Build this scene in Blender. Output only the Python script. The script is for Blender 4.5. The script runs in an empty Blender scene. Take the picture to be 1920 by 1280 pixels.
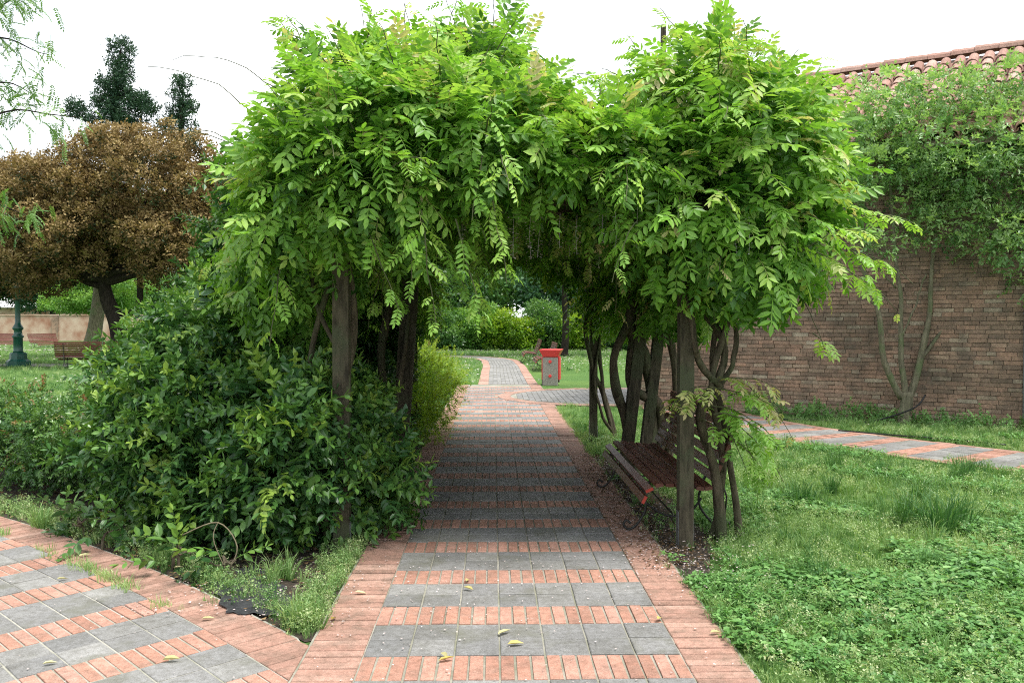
import bpy, math, random
import numpy as np
from mathutils import Vector, Matrix

# ---------------------------------------------------------------- camera, sky, sun, exposure
S = bpy.context.scene
COL = S.collection
R = math.radians
random.seed(7)
rng = np.random.default_rng(7)

cd = bpy.data.cameras.new('camera'); cam = bpy.data.objects.new('camera', cd); COL.objects.link(cam)
CAM = np.array([-0.13, 0.0, 1.5])
cam.location = CAM
cam.rotation_euler = (R(90 - 1.32), 0, R(-1.25))
cd.sensor_width = 36; cd.lens = 30.0; cd.clip_start = 0.05; cd.clip_end = 600
S.camera = cam

W = bpy.data.worlds.new("World"); S.world = W; W.use_nodes = True
wn = W.node_tree.nodes; wl = W.node_tree.links; wn.clear()
sky = wn.new('ShaderNodeTexSky'); sky.sky_type = 'NISHITA'; sky.sun_disc = False
SUN_EL, SUN_AZ = 67, 125          # azimuth measured from +Y towards +X
sky.sun_elevation = R(SUN_EL); sky.sun_rotation = R(SUN_AZ)
tc = wn.new('ShaderNodeTexCoord'); mp = wn.new('ShaderNodeMapping'); mp.inputs['Scale'].default_value = (1, 1, 3.0)
nz = wn.new('ShaderNodeTexNoise'); nz.inputs['Scale'].default_value = 1.6; nz.inputs['Detail'].default_value = 5
cr = wn.new('ShaderNodeValToRGB')
cr.color_ramp.elements[0].position = 0.41; cr.color_ramp.elements[0].color = (0.30, 0.345, 0.39, 1)
cr.color_ramp.elements[1].position = 0.66; cr.color_ramp.elements[1].color = (1, 1, 1, 1)
sc_ = wn.new('ShaderNodeVectorMath'); sc_.operation = 'SCALE'; sc_.inputs['Scale'].default_value = 10.2
mx = wn.new('ShaderNodeMix'); mx.data_type = 'RGBA'; mx.inputs['Factor'].default_value = 0.9
bg = wn.new('ShaderNodeBackground'); bg.inputs['Strength'].default_value = 0.1
wo = wn.new('ShaderNodeOutputWorld')
wl.new(tc.outputs['Generated'], mp.inputs['Vector']); wl.new(mp.outputs['Vector'], nz.inputs['Vector'])
wl.new(nz.outputs['Fac'], cr.inputs['Fac']); wl.new(cr.outputs['Color'], sc_.inputs[0])
wl.new(sky.outputs['Color'], mx.inputs['A']); wl.new(sc_.outputs['Vector'], mx.inputs['B'])
wl.new(mx.outputs['Result'], bg.inputs['Color']); wl.new(bg.outputs['Background'], wo.inputs['Surface'])

sd = bpy.data.lights.new('sun', 'SUN'); sun = bpy.data.objects.new('sun', sd); COL.objects.link(sun)
sd.energy = 2.6; sd.angle = R(24); sd.color = (1.0, 0.965, 0.9)
az = R(SUN_AZ); el = R(SUN_EL)
sdir = Vector((math.sin(az) * math.cos(el), math.cos(az) * math.cos(el), math.sin(el)))
sun.rotation_euler = sdir.to_track_quat('Z', 'Y').to_euler()
sun.location = sdir * 60

S.view_settings.view_transform = 'Standard'; S.view_settings.look = 'None'
S.view_settings.exposure = 1.28; S.view_settings.gamma = 1.0
try: S.view_settings.use_curve_mapping = False
except Exception: pass
S.render.engine = 'CYCLES'
S.cycles.max_bounces = 7; S.cycles.diffuse_bounces = 4; S.cycles.glossy_bounces = 2
S.cycles.transmission_bounces = 4; S.cycles.use_denoising = False; S.cycles.denoiser = 'OPENIMAGEDENOISE'; S.cycles.denoising_input_passes = 'RGB_ALBEDO_NORMAL'; S.cycles.denoising_prefilter = 'ACCURATE'
S.cycles.sample_clamp_indirect = 6; S.cycles.filter_width = 1.1

# ---------------------------------------------------------------- materials
def ramp_in(nt, fac, stops):
    r = nt.nodes.new('ShaderNodeValToRGB'); e = r.color_ramp.elements
    e[0].position, e[0].color = stops[0][0], (*stops[0][1], 1)
    e[1].position, e[1].color = stops[-1][0], (*stops[-1][1], 1)
    for p, c in stops[1:-1]:
        k = e.new(p); k.color = (*c, 1)
    nt.links.new(fac, r.inputs['Fac']); return r.outputs['Color']

def tint_fac(nt):
    """tint attribute of joined meshes + object colour (red) of single pieces"""
    a = nt.nodes.new('ShaderNodeAttribute'); a.attribute_name = 'tint'
    o = nt.nodes.new('ShaderNodeObjectInfo'); sp = nt.nodes.new('ShaderNodeSeparateColor')
    nt.links.new(o.outputs['Color'], sp.inputs['Color'])
    m = nt.nodes.new('ShaderNodeMath'); m.operation = 'ADD'
    nt.links.new(a.outputs['Fac'], m.inputs[0]); nt.links.new(sp.outputs['Red'], m.inputs[1])
    a2 = nt.nodes.new('ShaderNodeAttribute'); a2.attribute_name = 'itint'; a2.attribute_type = 'INSTANCER'
    m2 = nt.nodes.new('ShaderNodeMath'); m2.operation = 'ADD'; nt.links.new(m.outputs[0], m2.inputs[0]); nt.links.new(a2.outputs['Fac'], m2.inputs[1])
    return m2.outputs[0]

def new_mat(name):
    m = bpy.data.materials.new(name); m.use_nodes = True
    nt = m.node_tree; b = nt.nodes['Principled BSDF']
    return m, nt, b

def noise(nt, scale, detail=4, rough=0.55, obj=True, dim=None):
    t = nt.nodes.new('ShaderNodeTexCoord'); n = nt.nodes.new('ShaderNodeTexNoise')
    n.inputs['Scale'].default_value = scale; n.inputs['Detail'].default_value = detail; n.inputs['Roughness'].default_value = rough
    if obj is True:
        nt.links.new(t.outputs['Object'], n.inputs['Vector'])
    else:
        g = nt.nodes.new('ShaderNodeNewGeometry'); nt.links.new(g.outputs['Position'], n.inputs['Vector'])
    return n.outputs['Fac']

def mathn(nt, op, a, b, c=None):
    m = nt.nodes.new('ShaderNodeMath'); m.operation = op
    for i, v in enumerate((a, b, c)):
        if v is None: continue
        if isinstance(v, (int, float)): m.inputs[i].default_value = v
        else: nt.links.new(v, m.inputs[i])
    return m.outputs[0]

def mixc(nt, f, a, b, mode='MIX'):
    m = nt.nodes.new('ShaderNodeMix'); m.data_type = 'RGBA'; m.blend_type = mode
    for k, v in (('Factor', f), ('A', a), ('B', b)):
        if isinstance(v, (int, float)): m.inputs[k].default_value = v
        elif isinstance(v, tuple): m.inputs[k].default_value = (*v, 1)
        else: nt.links.new(v, m.inputs[k])
    return m.outputs['Result']

def bump(nt, b, h, strength=0.4, dist=0.01):
    n = nt.nodes.new('ShaderNodeBump'); n.inputs['Strength'].default_value = strength; n.inputs['Distance'].default_value = dist
    nt.links.new(h, n.inputs['Height']); nt.links.new(n.outputs['Normal'], b.inputs['Normal'])

def leaf_mat(name, stops, trans=0.35, rough=0.42, tcol=(1.25, 1.3, 0.6), spec=0.4):
    m, nt, b = new_mat(name)
    f = tint_fac(nt)
    c = ramp_in(nt, f, stops)
    nn = noise(nt, 30, 2, obj=False)
    c = mixc(nt, 1.0, c, ramp_in(nt, nn, [(0.3, (0.82, 0.82, 0.82)), (0.7, (1.12, 1.12, 1.12))]), 'MULTIPLY')
    nt.links.new(c, b.inputs['Base Color']); b.inputs['Roughness'].default_value = rough
    b.inputs['Specular IOR Level'].default_value = spec
    t = nt.nodes.new('ShaderNodeBsdfTranslucent')
    nt.links.new(mixc(nt, 1.0, c, tcol, 'MULTIPLY'), t.inputs['Color'])
    ms = nt.nodes.new('ShaderNodeMixShader'); ms.inputs['Fac'].default_value = trans
    nt.links.new(b.outputs[0], ms.inputs[1]); nt.links.new(t.outputs[0], ms.inputs[2])
    nt.links.new(ms.outputs[0], nt.nodes['Material Output'].inputs['Surface'])
    return m

def solid_mat(name, c1, c2, scale=8, rough=0.8, bmp=0.3, bscale=None, bdist=0.01, spec=0.3, metal=0.0, detail=6):
    m, nt, b = new_mat(name)
    n = noise(nt, scale, detail)
    nt.links.new(ramp_in(nt, n, [(0.3, c1), (0.7, c2)]), b.inputs['Base Color'])
    b.inputs['Roughness'].default_value = rough; b.inputs['Specular IOR Level'].default_value = spec
    b.inputs['Metallic'].default_value = metal
    if bmp: bump(nt, b, noise(nt, bscale or scale * 6, 5), bmp, bdist)
    return m

def bark_mat(name, c1, c2, c3=None):
    m, nt, b = new_mat(name)
    t = nt.nodes.new('ShaderNodeTexCoord'); mp = nt.nodes.new('ShaderNodeMapping'); mp.inputs['Scale'].default_value = (14, 14, 2.5)
    n = nt.nodes.new('ShaderNodeTexNoise'); n.inputs['Scale'].default_value = 2.2; n.inputs['Detail'].default_value = 8; n.inputs['Roughness'].default_value = 0.65
    nt.links.new(t.outputs['Object'], mp.inputs['Vector']); nt.links.new(mp.outputs['Vector'], n.inputs['Vector'])
    c = ramp_in(nt, n.outputs['Fac'], [(0.35, c1), (0.65, c2)])
    if c3:
        c = mixc(nt, ramp_in(nt, noise(nt, 3.0, 5), [(0.5, (0, 0, 0)), (0.62, (0.8, 0.8, 0.8))]), c, c3)
    nt.links.new(c, b.inputs['Base Color']); b.inputs['Roughness'].default_value = 0.9
    b.inputs['Specular IOR Level'].default_value = 0.15
    bump(nt, b, n.outputs['Fac'], 0.9, 0.02)
    return m

def piece_mat(name, stops, stain=(0.1, 0.1, 0.1), stain_amt=0.35, rough=0.85, moss=None, nscale=9, grain=160, soot=False):
    """fired clay / stone piece: colour from its own tint, worn and stained in world space"""
    m, nt, b = new_mat(name)
    c = ramp_in(nt, tint_fac(nt), stops)
    n1 = noise(nt, nscale, 6, 0.65, obj=False)
    c = mixc(nt, mathn(nt, 'MULTIPLY', ramp_in(nt, n1, [(0.45, (0, 0, 0)), (0.75, (1, 1, 1))]), stain_amt), c, stain)
    n2 = noise(nt, 1.1, 5, 0.6, obj=False)
    c = mixc(nt, 1.0, c, ramp_in(nt, n2, [(0.3, (0.78, 0.78, 0.78)), (0.7, (1.15, 1.15, 1.15))]), 'MULTIPLY')
    n3 = noise(nt, grain, 4, 0.7, obj=False)
    c = mixc(nt, 1.0, c, ramp_in(nt, n3, [(0.32, (0.66, 0.66, 0.66)), (0.68, (1.28, 1.28, 1.28))]), 'MULTIPLY')
    n4 = noise(nt, 28, 6, 0.75, obj=False)
    c = mixc(nt, 1.0, c, ramp_in(nt, n4, [(0.35, (0.74, 0.73, 0.70)), (0.6, (1.08, 1.08, 1.08))]), 'MULTIPLY')
    if moss:
        c = mixc(nt, mathn(nt, 'MULTIPLY', ramp_in(nt, noise(nt, 2.3, 7, 0.7, obj=False), [(0.52, (0, 0, 0)), (0.68, (1, 1, 1))]), 0.6), c, moss)
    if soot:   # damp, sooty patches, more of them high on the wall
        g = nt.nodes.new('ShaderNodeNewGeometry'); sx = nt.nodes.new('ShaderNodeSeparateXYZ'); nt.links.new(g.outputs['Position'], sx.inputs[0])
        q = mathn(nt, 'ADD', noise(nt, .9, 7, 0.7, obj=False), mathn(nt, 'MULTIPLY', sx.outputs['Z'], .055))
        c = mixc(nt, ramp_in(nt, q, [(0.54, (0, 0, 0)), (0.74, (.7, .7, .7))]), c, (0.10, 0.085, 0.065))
    nt.links.new(c, b.inputs['Base Color']); b.inputs['Roughness'].default_value = rough
    b.inputs['Specular IOR Level'].default_value = 0.25
    bump(nt, b, mathn(nt, 'ADD', n3, mathn(nt, 'MULTIPLY', n1, 2.0)), 0.35, 0.003)
    return m

M = {}
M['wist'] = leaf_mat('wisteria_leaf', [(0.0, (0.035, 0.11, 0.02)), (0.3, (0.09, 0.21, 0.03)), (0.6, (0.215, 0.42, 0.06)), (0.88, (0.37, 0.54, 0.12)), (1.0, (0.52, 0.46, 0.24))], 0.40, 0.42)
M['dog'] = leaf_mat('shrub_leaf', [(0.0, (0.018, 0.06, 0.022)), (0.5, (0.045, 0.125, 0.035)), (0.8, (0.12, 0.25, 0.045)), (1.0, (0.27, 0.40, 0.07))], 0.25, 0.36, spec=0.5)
M['priv'] = leaf_mat('small_shrub_leaf', [(0.0, (0.02, 0.07, 0.02)), (0.5, (0.055, 0.145, 0.035)), (0.88, (0.15, 0.28, 0.06)), (1.0, (0.28, 0.14, 0.07))], 0.28, 0.32, spec=0.55)
M['yell'] = leaf_mat('golden_leaf', [(0.0, (0.06, 0.14, 0.015)), (0.5, (0.15, 0.29, 0.02)), (1.0, (0.34, 0.44, 0.03))], 0.4, 0.45)
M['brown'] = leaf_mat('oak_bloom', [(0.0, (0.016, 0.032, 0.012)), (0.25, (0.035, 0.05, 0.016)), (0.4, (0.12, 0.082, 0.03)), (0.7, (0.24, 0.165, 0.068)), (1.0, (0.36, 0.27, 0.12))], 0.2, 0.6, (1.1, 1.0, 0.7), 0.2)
M['conif'] = leaf_mat('conifer', [(0.0, (0.02, 0.055, 0.032)), (1.0, (0.07, 0.13, 0.07))], 0.15, 0.5, spec=0.2)
M['bright'] = leaf_mat('bright_leaf', [(0.0, (0.05, 0.14, 0.03)), (0.5, (0.12, 0.27, 0.05)), (1.0, (0.26, 0.42, 0.08))], 0.4, 0.5)
M['mid'] = leaf_mat('mid_leaf', [(0.0, (0.03, 0.09, 0.03)), (0.5, (0.08, 0.19, 0.05)), (1.0, (0.20, 0.34, 0.09))], 0.35, 0.38, spec=0.5)
M['wallt'] = leaf_mat('drooping_leaf', [(0.0, (0.05, 0.13, 0.045)), (0.5, (0.14, 0.29, 0.085)), (1.0, (0.34, 0.50, 0.20))], 0.38, 0.38, spec=0.55)
M['blue'] = leaf_mat('blue_leaf', [(0.0, (0.03, 0.085, 0.045)), (0.5, (0.07, 0.17, 0.08)), (1.0, (0.15, 0.27, 0.12))], 0.3, 0.5)
M['grass'] = leaf_mat('grass_blade', [(0.0, (0.05, 0.15, 0.04)), (0.4, (0.17, 0.31, 0.10)), (0.75, (0.36, 0.49, 0.20)), (1.0, (0.56, 0.60, 0.36))], 0.35, 0.45)
M['clover'] = leaf_mat('clover_leaf', [(0.0, (0.065, 0.18, 0.05)), (0.6, (0.15, 0.32, 0.085)), (1.0, (0.29, 0.46, 0.17))], 0.3, 0.45)
M['petal'] = leaf_mat('petal', [(0.0, (0.42, 0.36, 0.33)), (0.5, (0.62, 0.52, 0.50)), (1.0, (0.8, 0.72, 0.72))], 0.2, 0.7, (1, 1, 1), 0.2)
M['flower'] = leaf_mat('raceme', [(0.0, (0.30, 0.25, 0.22)), (0.5, (0.45, 0.38, 0.42)), (1.0, (0.66, 0.60, 0.68))], 0.3, 0.7, (1, 1, 1), 0.2)
M['litter'] = leaf_mat('dead_leaf', [(0.0, (0.07, 0.04, 0.02)), (0.5, (0.16, 0.10, 0.05)), (1.0, (0.34, 0.24, 0.13))], 0.1, 0.8, (1, 1, 1), 0.2)
M['yleaf'] = leaf_mat('fallen_yellow_leaf', [(0.0, (0.35, 0.22, 0.06)), (0.5, (0.48, 0.40, 0.10)), (1.0, (0.55, 0.52, 0.28))], 0.2, 0.5, (1, 1, 1), 0.4)
M['barkd'] = bark_mat('dark_bark', (0.012, 0.010, 0.008), (0.045, 0.036, 0.028))
M['barkg'] = bark_mat('grey_bark', (0.11, 0.10, 0.07), (0.24, 0.22, 0.15), (0.13, 0.17, 0.08))
M['barkw'] = bark_mat('wisteria_bark', (0.04, 0.032, 0.022), (0.14, 0.115, 0.08), (0.08, 0.09, 0.05))
M['twig'] = solid_mat('pale_twig', (0.16, 0.13, 0.08), (0.3, 0.26, 0.17), 20, 0.8, 0)
M['gtwig'] = solid_mat('green_twig', (0.05, 0.06, 0.03), (0.10, 0.10, 0.05), 20, 0.8, 0)
M['wood'] = bark_mat('pergola_wood', (0.035, 0.03, 0.022), (0.105, 0.09, 0.062), (0.075, 0.085, 0.05))
M['paintred'] = solid_mat('oxblood_paint', (0.085, 0.026, 0.018), (0.16, 0.052, 0.034), 12, 0.5, 0.2, spec=0.5)
M['endred'] = solid_mat('slat_end_paint', (0.30, 0.03, 0.02), (0.38, 0.05, 0.035), 12, 0.5, 0)
M['iron'] = solid_mat('black_iron', (0.008, 0.008, 0.008), (0.03, 0.028, 0.026), 30, 0.5, 0.2, spec=0.5)
M['zinc'] = solid_mat('zinc_bracket', (0.14, 0.15, 0.16), (0.28, 0.29, 0.30), 30, 0.45, 0.1, metal=0.6)
M['green_paint'] = solid_mat('lamp_green_paint', (0.006, 0.05, 0.035), (0.012, 0.085, 0.06), 6, 0.3, 0.05, spec=0.6)
M['binred'] = solid_mat('bin_red_paint', (0.55, 0.03, 0.03), (0.68, 0.06, 0.055), 6, 0.4, 0.05, spec=0.5)
M['concrete'] = solid_mat('washed_concrete', (0.13, 0.125, 0.11), (0.34, 0.33, 0.29), 70, 0.9, 0.7, 60, 0.01)
M['hose'] = solid_mat('black_hose', (0.008, 0.008, 0.010), (0.02, 0.02, 0.022), 20, 0.4, 0)
M['plaster'] = solid_mat('old_plaster', (0.30, 0.14, 0.09), (0.58, 0.48, 0.38), 0.9, 0.9, 0.3)
M['fwhite'] = solid_mat('pale_roof', (0.55, 0.55, 0.55), (0.7, 0.7, 0.7), 1, 0.8, 0)
M['cloth'] = solid_mat('weed_cloth', (0.018, 0.019, 0.021), (0.045, 0.047, 0.05), 40, 0.8, 0.4)

M['tile'] = piece_mat('grey_stone_tile', [(0.0, (0.165, 0.165, 0.165)), (0.5, (0.225, 0.222, 0.22)), (1.0, (0.29, 0.285, 0.275))], (0.11, 0.105, 0.085), 0.55, 0.75, (0.12, 0.12, 0.08), 3)
M['brick'] = piece_mat('terracotta_paver', [(0.0, (0.30, 0.155, 0.115)), (0.5, (0.42, 0.222, 0.163)), (1.0, (0.47, 0.265, 0.21))], (0.19, 0.15, 0.12), 0.6, 0.85)
M['border'] = piece_mat('edge_brick', [(0.0, (0.28, 0.17, 0.13)), (0.5, (0.39, 0.225, 0.175)), (1.0, (0.46, 0.30, 0.24))], (0.16, 0.13, 0.10), 0.7, 0.88)
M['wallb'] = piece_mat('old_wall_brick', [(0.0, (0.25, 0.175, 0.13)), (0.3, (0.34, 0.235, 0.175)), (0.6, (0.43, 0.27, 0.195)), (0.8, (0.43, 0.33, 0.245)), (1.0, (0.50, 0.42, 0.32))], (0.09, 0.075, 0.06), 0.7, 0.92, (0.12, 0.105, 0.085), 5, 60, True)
M['rooft'] = piece_mat('clay_roof_tile', [(0.0, (0.27, 0.15, 0.12)), (0.5, (0.40, 0.235, 0.19)), (1.0, (0.50, 0.35, 0.30))], (0.22, 0.16, 0.12), 0.5, 0.85, None, 4, 60)

def mortar_mat(name, a, b_, c3, amt):
    m, nt, b = new_mat(name)
    c = ramp_in(nt, noise(nt, 14, 7, 0.7, obj=False), [(0.3, a), (0.7, b_)])
    c = mixc(nt, mathn(nt, 'MULTIPLY', ramp_in(nt, noise(nt, 1.7, 6, 0.7, obj=False), [(0.42, (0, 0, 0)), (0.62, (1, 1, 1))]), amt), c, c3)
    nt.links.new(c, b.inputs['Base Color']); b.inputs['Roughness'].default_value = 0.95
    bump(nt, b, noise(nt, 120, 4, obj=False), 0.5, 0.004); return m
M['mortar'] = mortar_mat('paving_mortar', (0.22, 0.21, 0.17), (0.38, 0.36, 0.31), (0.11, 0.12, 0.06), 0.6)
M['mortarl'] = mortar_mat('pale_joint_mortar', (0.28, 0.27, 0.23), (0.45, 0.43, 0.38), (0.12, 0.13, 0.07), 0.5)
M['wallm'] = mortar_mat('wall_mortar', (0.22, 0.17, 0.13), (0.40, 0.31, 0.24), (0.13, 0.11, 0.09), 0.5)

def ground_mat():
    m, nt, b = new_mat('lawn_soil')
    c = ramp_in(nt, noise(nt, 22, 8, 0.75, obj=False), [(0.3, (0.03, 0.07, 0.02)), (0.5, (0.08, 0.16, 0.04)), (0.72, (0.17, 0.27, 0.09))])
    c = mixc(nt, ramp_in(nt, noise(nt, 0.55, 5, 0.6, obj=False), [(0.45, (0, 0, 0)), (0.7, (0.7, 0.7, 0.7))]), c, (0.14, 0.22, 0.055))
    nt.links.new(c, b.inputs['Base Color']); b.inputs['Roughness'].default_value = 0.95
    b.inputs['Specular IOR Level'].default_value = 0.1
    bump(nt, b, noise(nt, 60, 6, obj=False), 1.0, 0.03); return m
M['ground'] = ground_mat()
def soil_mat():
    m, nt, b = new_mat('leaf_litter_soil')
    v = nt.nodes.new('ShaderNodeTexVoronoi'); v.inputs['Scale'].default_value = 45
    g = nt.nodes.new('ShaderNodeNewGeometry'); nt.links.new(g.outputs['Position'], v.inputs['Vector'])
    c = ramp_in(nt, noise(nt, 30, 8, 0.8, obj=False), [(0.3, (0.016, 0.012, 0.009)), (0.55, (0.05, 0.036, 0.025)), (0.75, (0.13, 0.095, 0.065))])
    nt.links.new(c, b.inputs['Base Color']); b.inputs['Roughness'].default_value = 0.95
    bump(nt, b, v.outputs['Distance'], 1.0, 0.02); return m
M['soil'] = soil_mat()

# ---------------------------------------------------------------- mesh helpers
class MB:
    """collects vertices and faces for ONE mesh"""
    def __init__(s): s.v = []; s.f = []; s.t = []; s.n = 0
    def add(s, V, F, tint=0.0):
        V = np.asarray(V, float); s.v.append(V); s.f += [[i + s.n for i in f] for f in F]; s.t.append(np.full(len(V), tint)); s.n += len(V); return s
    def box(s, c, d, rot=None, tint=0.0, taper=1.0):
        x, y, z = np.array(d) / 2
        V = np.array([(-x, -y, -z), (x, -y, -z), (x, y, -z), (-x, y, -z), (-x * taper, -y * taper, z), (x * taper, -y * taper, z), (x * taper, y * taper, z), (-x * taper, y * taper, z)])
        if rot is not None: V = V @ np.array(rot).T
        return s.add(V + np.array(c), [(0, 3, 2, 1), (4, 5, 6, 7), (0, 1, 5, 4), (1, 2, 6, 5), (2, 3, 7, 6), (3, 0, 4, 7)], tint)
    def beam(s, a, b, w, h, up=(0, 0, 1), tint=0.0):
        a = np.array(a, float); b = np.array(b, float); d = b - a; L = np.linalg.norm(d); d /= L
        u = np.array(up, float); sd_ = np.cross(u, d); sd_ /= np.linalg.norm(sd_); u = np.cross(d, sd_)
        return s.box((a + b) / 2, (L, w, h), np.stack([d, sd_, u], 1), tint)
    def tube(s, P, r, seg=7, tint=0.0, cap=True):
        P = np.asarray(P, float); r = np.broadcast_to(np.asarray(r, float), (len(P),))
        T = np.gradient(P, axis=0); T /= np.linalg.norm(T, axis=1)[:, None] + 1e-9
        ref = np.array([0.31, 0.17, 0.93]) if abs(T[:, 2].mean()) < 0.8 else np.array([0.95, 0.2, 0.1])
        A = np.cross(T, ref); A /= np.linalg.norm(A, axis=1)[:, None] + 1e-9; B = np.cross(T, A)
        a = np.linspace(0, 2 * math.pi, seg, endpoint=False)
        V = P[:, None] + r[:, None, None] * (np.cos(a)[None, :, None] * A[:, None] + np.sin(a)[None, :, None] * B[:, None])
        F = []
        for i in range(len(P) - 1):
            for j in range(seg):
                k = (j + 1) % seg
                F.append((i * seg + j, i * seg + k, (i + 1) * seg + k, (i + 1) * seg + j))
        if cap: F.append(tuple(range(seg))[::-1]); F.append(tuple((len(P) - 1) * seg + j for j in range(seg)))
        return s.add(V.reshape(-1, 3), F, tint)
    def lathe(s, prof, c=(0, 0, 0), seg=16, tint=0.0):
        V = []
        for (r, z) in prof:
            for j in range(seg):
                a = 2 * math.pi * (j + 0.5) / seg
                V.append((c[0] + r * math.cos(a), c[1] + r * math.sin(a), c[2] + z))
        F = []
        for i in range(len(prof) - 1):
            for j in range(seg):
                k = (j + 1) % seg
                F.append((i * seg + j, i * seg + k, (i + 1) * seg + k, (i + 1) * seg + j))
        F.append(tuple(range(seg))[::-1]); F.append(tuple((len(prof) - 1) * seg + j for j in range(seg)))
        return s.add(V, F, tint)
    def mesh(s, name, mat, smooth=False):  # flat unless asked
        V = np.concatenate(s.v); me = bpy.data.meshes.new(name)
        sizes = np.array([len(f) for f in s.f], np.int32); loops = np.array([i for f in s.f for i in f], np.int32)
        fill_mesh(me, V, loops, sizes, np.concatenate(s.t)); me.materials.append(mat)
        if smooth: me.polygons.foreach_set('use_smooth', np.ones(len(sizes), bool))
        return me
    def build(s, name, mat, parent=None, smooth=False, color=0.0):
        return link(name, s.mesh(name, mat, smooth), parent, color)

def fill_mesh(me, V, loops, sizes, tint=None):
    me.vertices.add(len(V)); me.vertices.foreach_set('co', np.asarray(V, np.float32).ravel())
    me.loops.add(len(loops)); me.loops.foreach_set('vertex_index', loops.astype(np.int32))
    me.polygons.add(len(sizes)); st = np.zeros(len(sizes), np.int32); st[1:] = np.cumsum(sizes)[:-1]
    me.polygons.foreach_set('loop_start', st)
    if tint is not None:
        a = me.attributes.new('tint', 'FLOAT', 'POINT'); a.data.foreach_set('value', np.asarray(tint, np.float32))
    me.polygons.foreach_set('use_smooth', np.zeros(len(sizes), bool))
    me.update(calc_edges=True)

def link(name, me, parent=None, color=0.0):
    o = bpy.data.objects.new(name, me); COL.objects.link(o); o.color = (color, color, color, 1)
    if parent is not None: o.parent = parent
    return o

def tag(o, label=None, cat=None, group=None, kind=None):
    if label: o['label'] = label
    if cat: o['category'] = cat
    if group: o['group'] = group
    if kind: o['kind'] = kind
    return o

def thing(name, label, cat, loc=(0, 0, 0), group=None, rz=0):
    o = bpy.data.objects.new(name, None); COL.objects.link(o); o.location = loc; o.rotation_euler = (0, 0, rz)
    return tag(o, label, cat, group)

def copy_tree(o, parent=None):
    c = o.copy(); COL.objects.link(c); c.parent = parent
    for ch in list(o.children): copy_tree(ch, c)
    return c

class Tm:
    """template shape: vertices, quads/tris"""
    def __init__(s, V, F, t=None):
        s.V = np.asarray(V, float); s.sizes = np.array([len(f) for f in F], np.int32); s.loops = np.array([i for f in F for i in f], np.int32)
        s.t = np.zeros(len(s.V)) if t is None else np.asarray(t, float)
    @staticmethod
    def of(mb): return Tm(np.concatenate(mb.v), mb.f, np.concatenate(mb.t))

def norm(a): return a / (np.linalg.norm(a, axis=-1, keepdims=True) + 1e-9)
def frames(d, up):
    """rotation matrices with x = d and z as near up as can be"""
    d = norm(d); y = norm(np.cross(up, d)); z = np.cross(d, y)
    return np.stack([d, y, z], axis=-1)

class Scatter:
    """many copies of a few templates"""
    def __init__(s, tmpl): s.tm = tmpl; s.P = []; s.R = []; s.S = []; s.T = []; s.I = []
    def add(s, P, Rm, sc, tint, idx=None):
        n = len(P); s.P.append(np.asarray(P, float)); s.R.append(Rm)
        sc = np.asarray(sc, float); sc = np.broadcast_to(sc[:, None], (n, 3)) if sc.ndim == 1 else (np.broadcast_to(sc, (n, 3)))
        s.S.append(sc); s.T.append(np.broadcast_to(tint, (n,)))
        s.I.append(rng.integers(0, len(s.tm), n) if idx is None else np.broadcast_to(idx, (n,)))
        return s
    def arrays(s): return [np.concatenate(a) for a in (s.P, s.R, s.S, s.T, s.I)]
    def bake(s, name, mat, parent=None, single=0, single_name=None, kind=None, score=None, origin=(0, 0, 0)):
        P, Rm, Sc, T, I = s.arrays()
        P = P - np.array(origin); keep = np.ones(len(P), bool)
        if single:
            W = P + np.array(origin)
            dist = np.linalg.norm(W - CAM, axis=1) if score is None else score(W, Rm)
            o = np.argsort(dist)[:single]; keep[o] = False
            ms = []
            for tmp in s.tm:
                me = bpy.data.meshes.new(single_name); fill_mesh(me, tmp.V, tmp.loops, tmp.sizes, tmp.t); me.materials.append(mat); ms.append(me)
            for k in o:
                ob = link(single_name, ms[I[k]], parent, float(T[k]))
                mt = np.eye(4); mt[:3, :3] = Rm[k] * Sc[k][None, :]; mt[:3, 3] = P[k]
                ob.matrix_basis = Matrix(mt.tolist())
        VV, LL, SS, TT, off = [], [], [], [], 0
        for ti, tmp in enumerate(s.tm):
            q = np.where((I == ti) & keep)[0]
            if not len(q): continue
            V = np.einsum('nij,nvj->nvi', Rm[q], tmp.V[None] * Sc[q][:, None, :]) + P[q][:, None]
            nv = len(tmp.V)
            L = tmp.loops[None] + (np.arange(len(q)) * nv)[:, None] + off
            VV.append(V.reshape(-1, 3)); LL.append(L.ravel()); SS.append(np.tile(tmp.sizes, len(q)))
            TT.append((T[q][:, None] + tmp.t[None]).ravel()); off += nv * len(q)
        if not VV: return None
        me = bpy.data.meshes.new(name); fill_mesh(me, np.concatenate(VV), np.concatenate(LL), np.concatenate(SS), np.clip(np.concatenate(TT), -0.3, 1.2))
        me.materials.append(mat)
        ob = link(name, me, parent, 0.0)
        if kind: ob['kind'] = kind
        return ob

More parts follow.
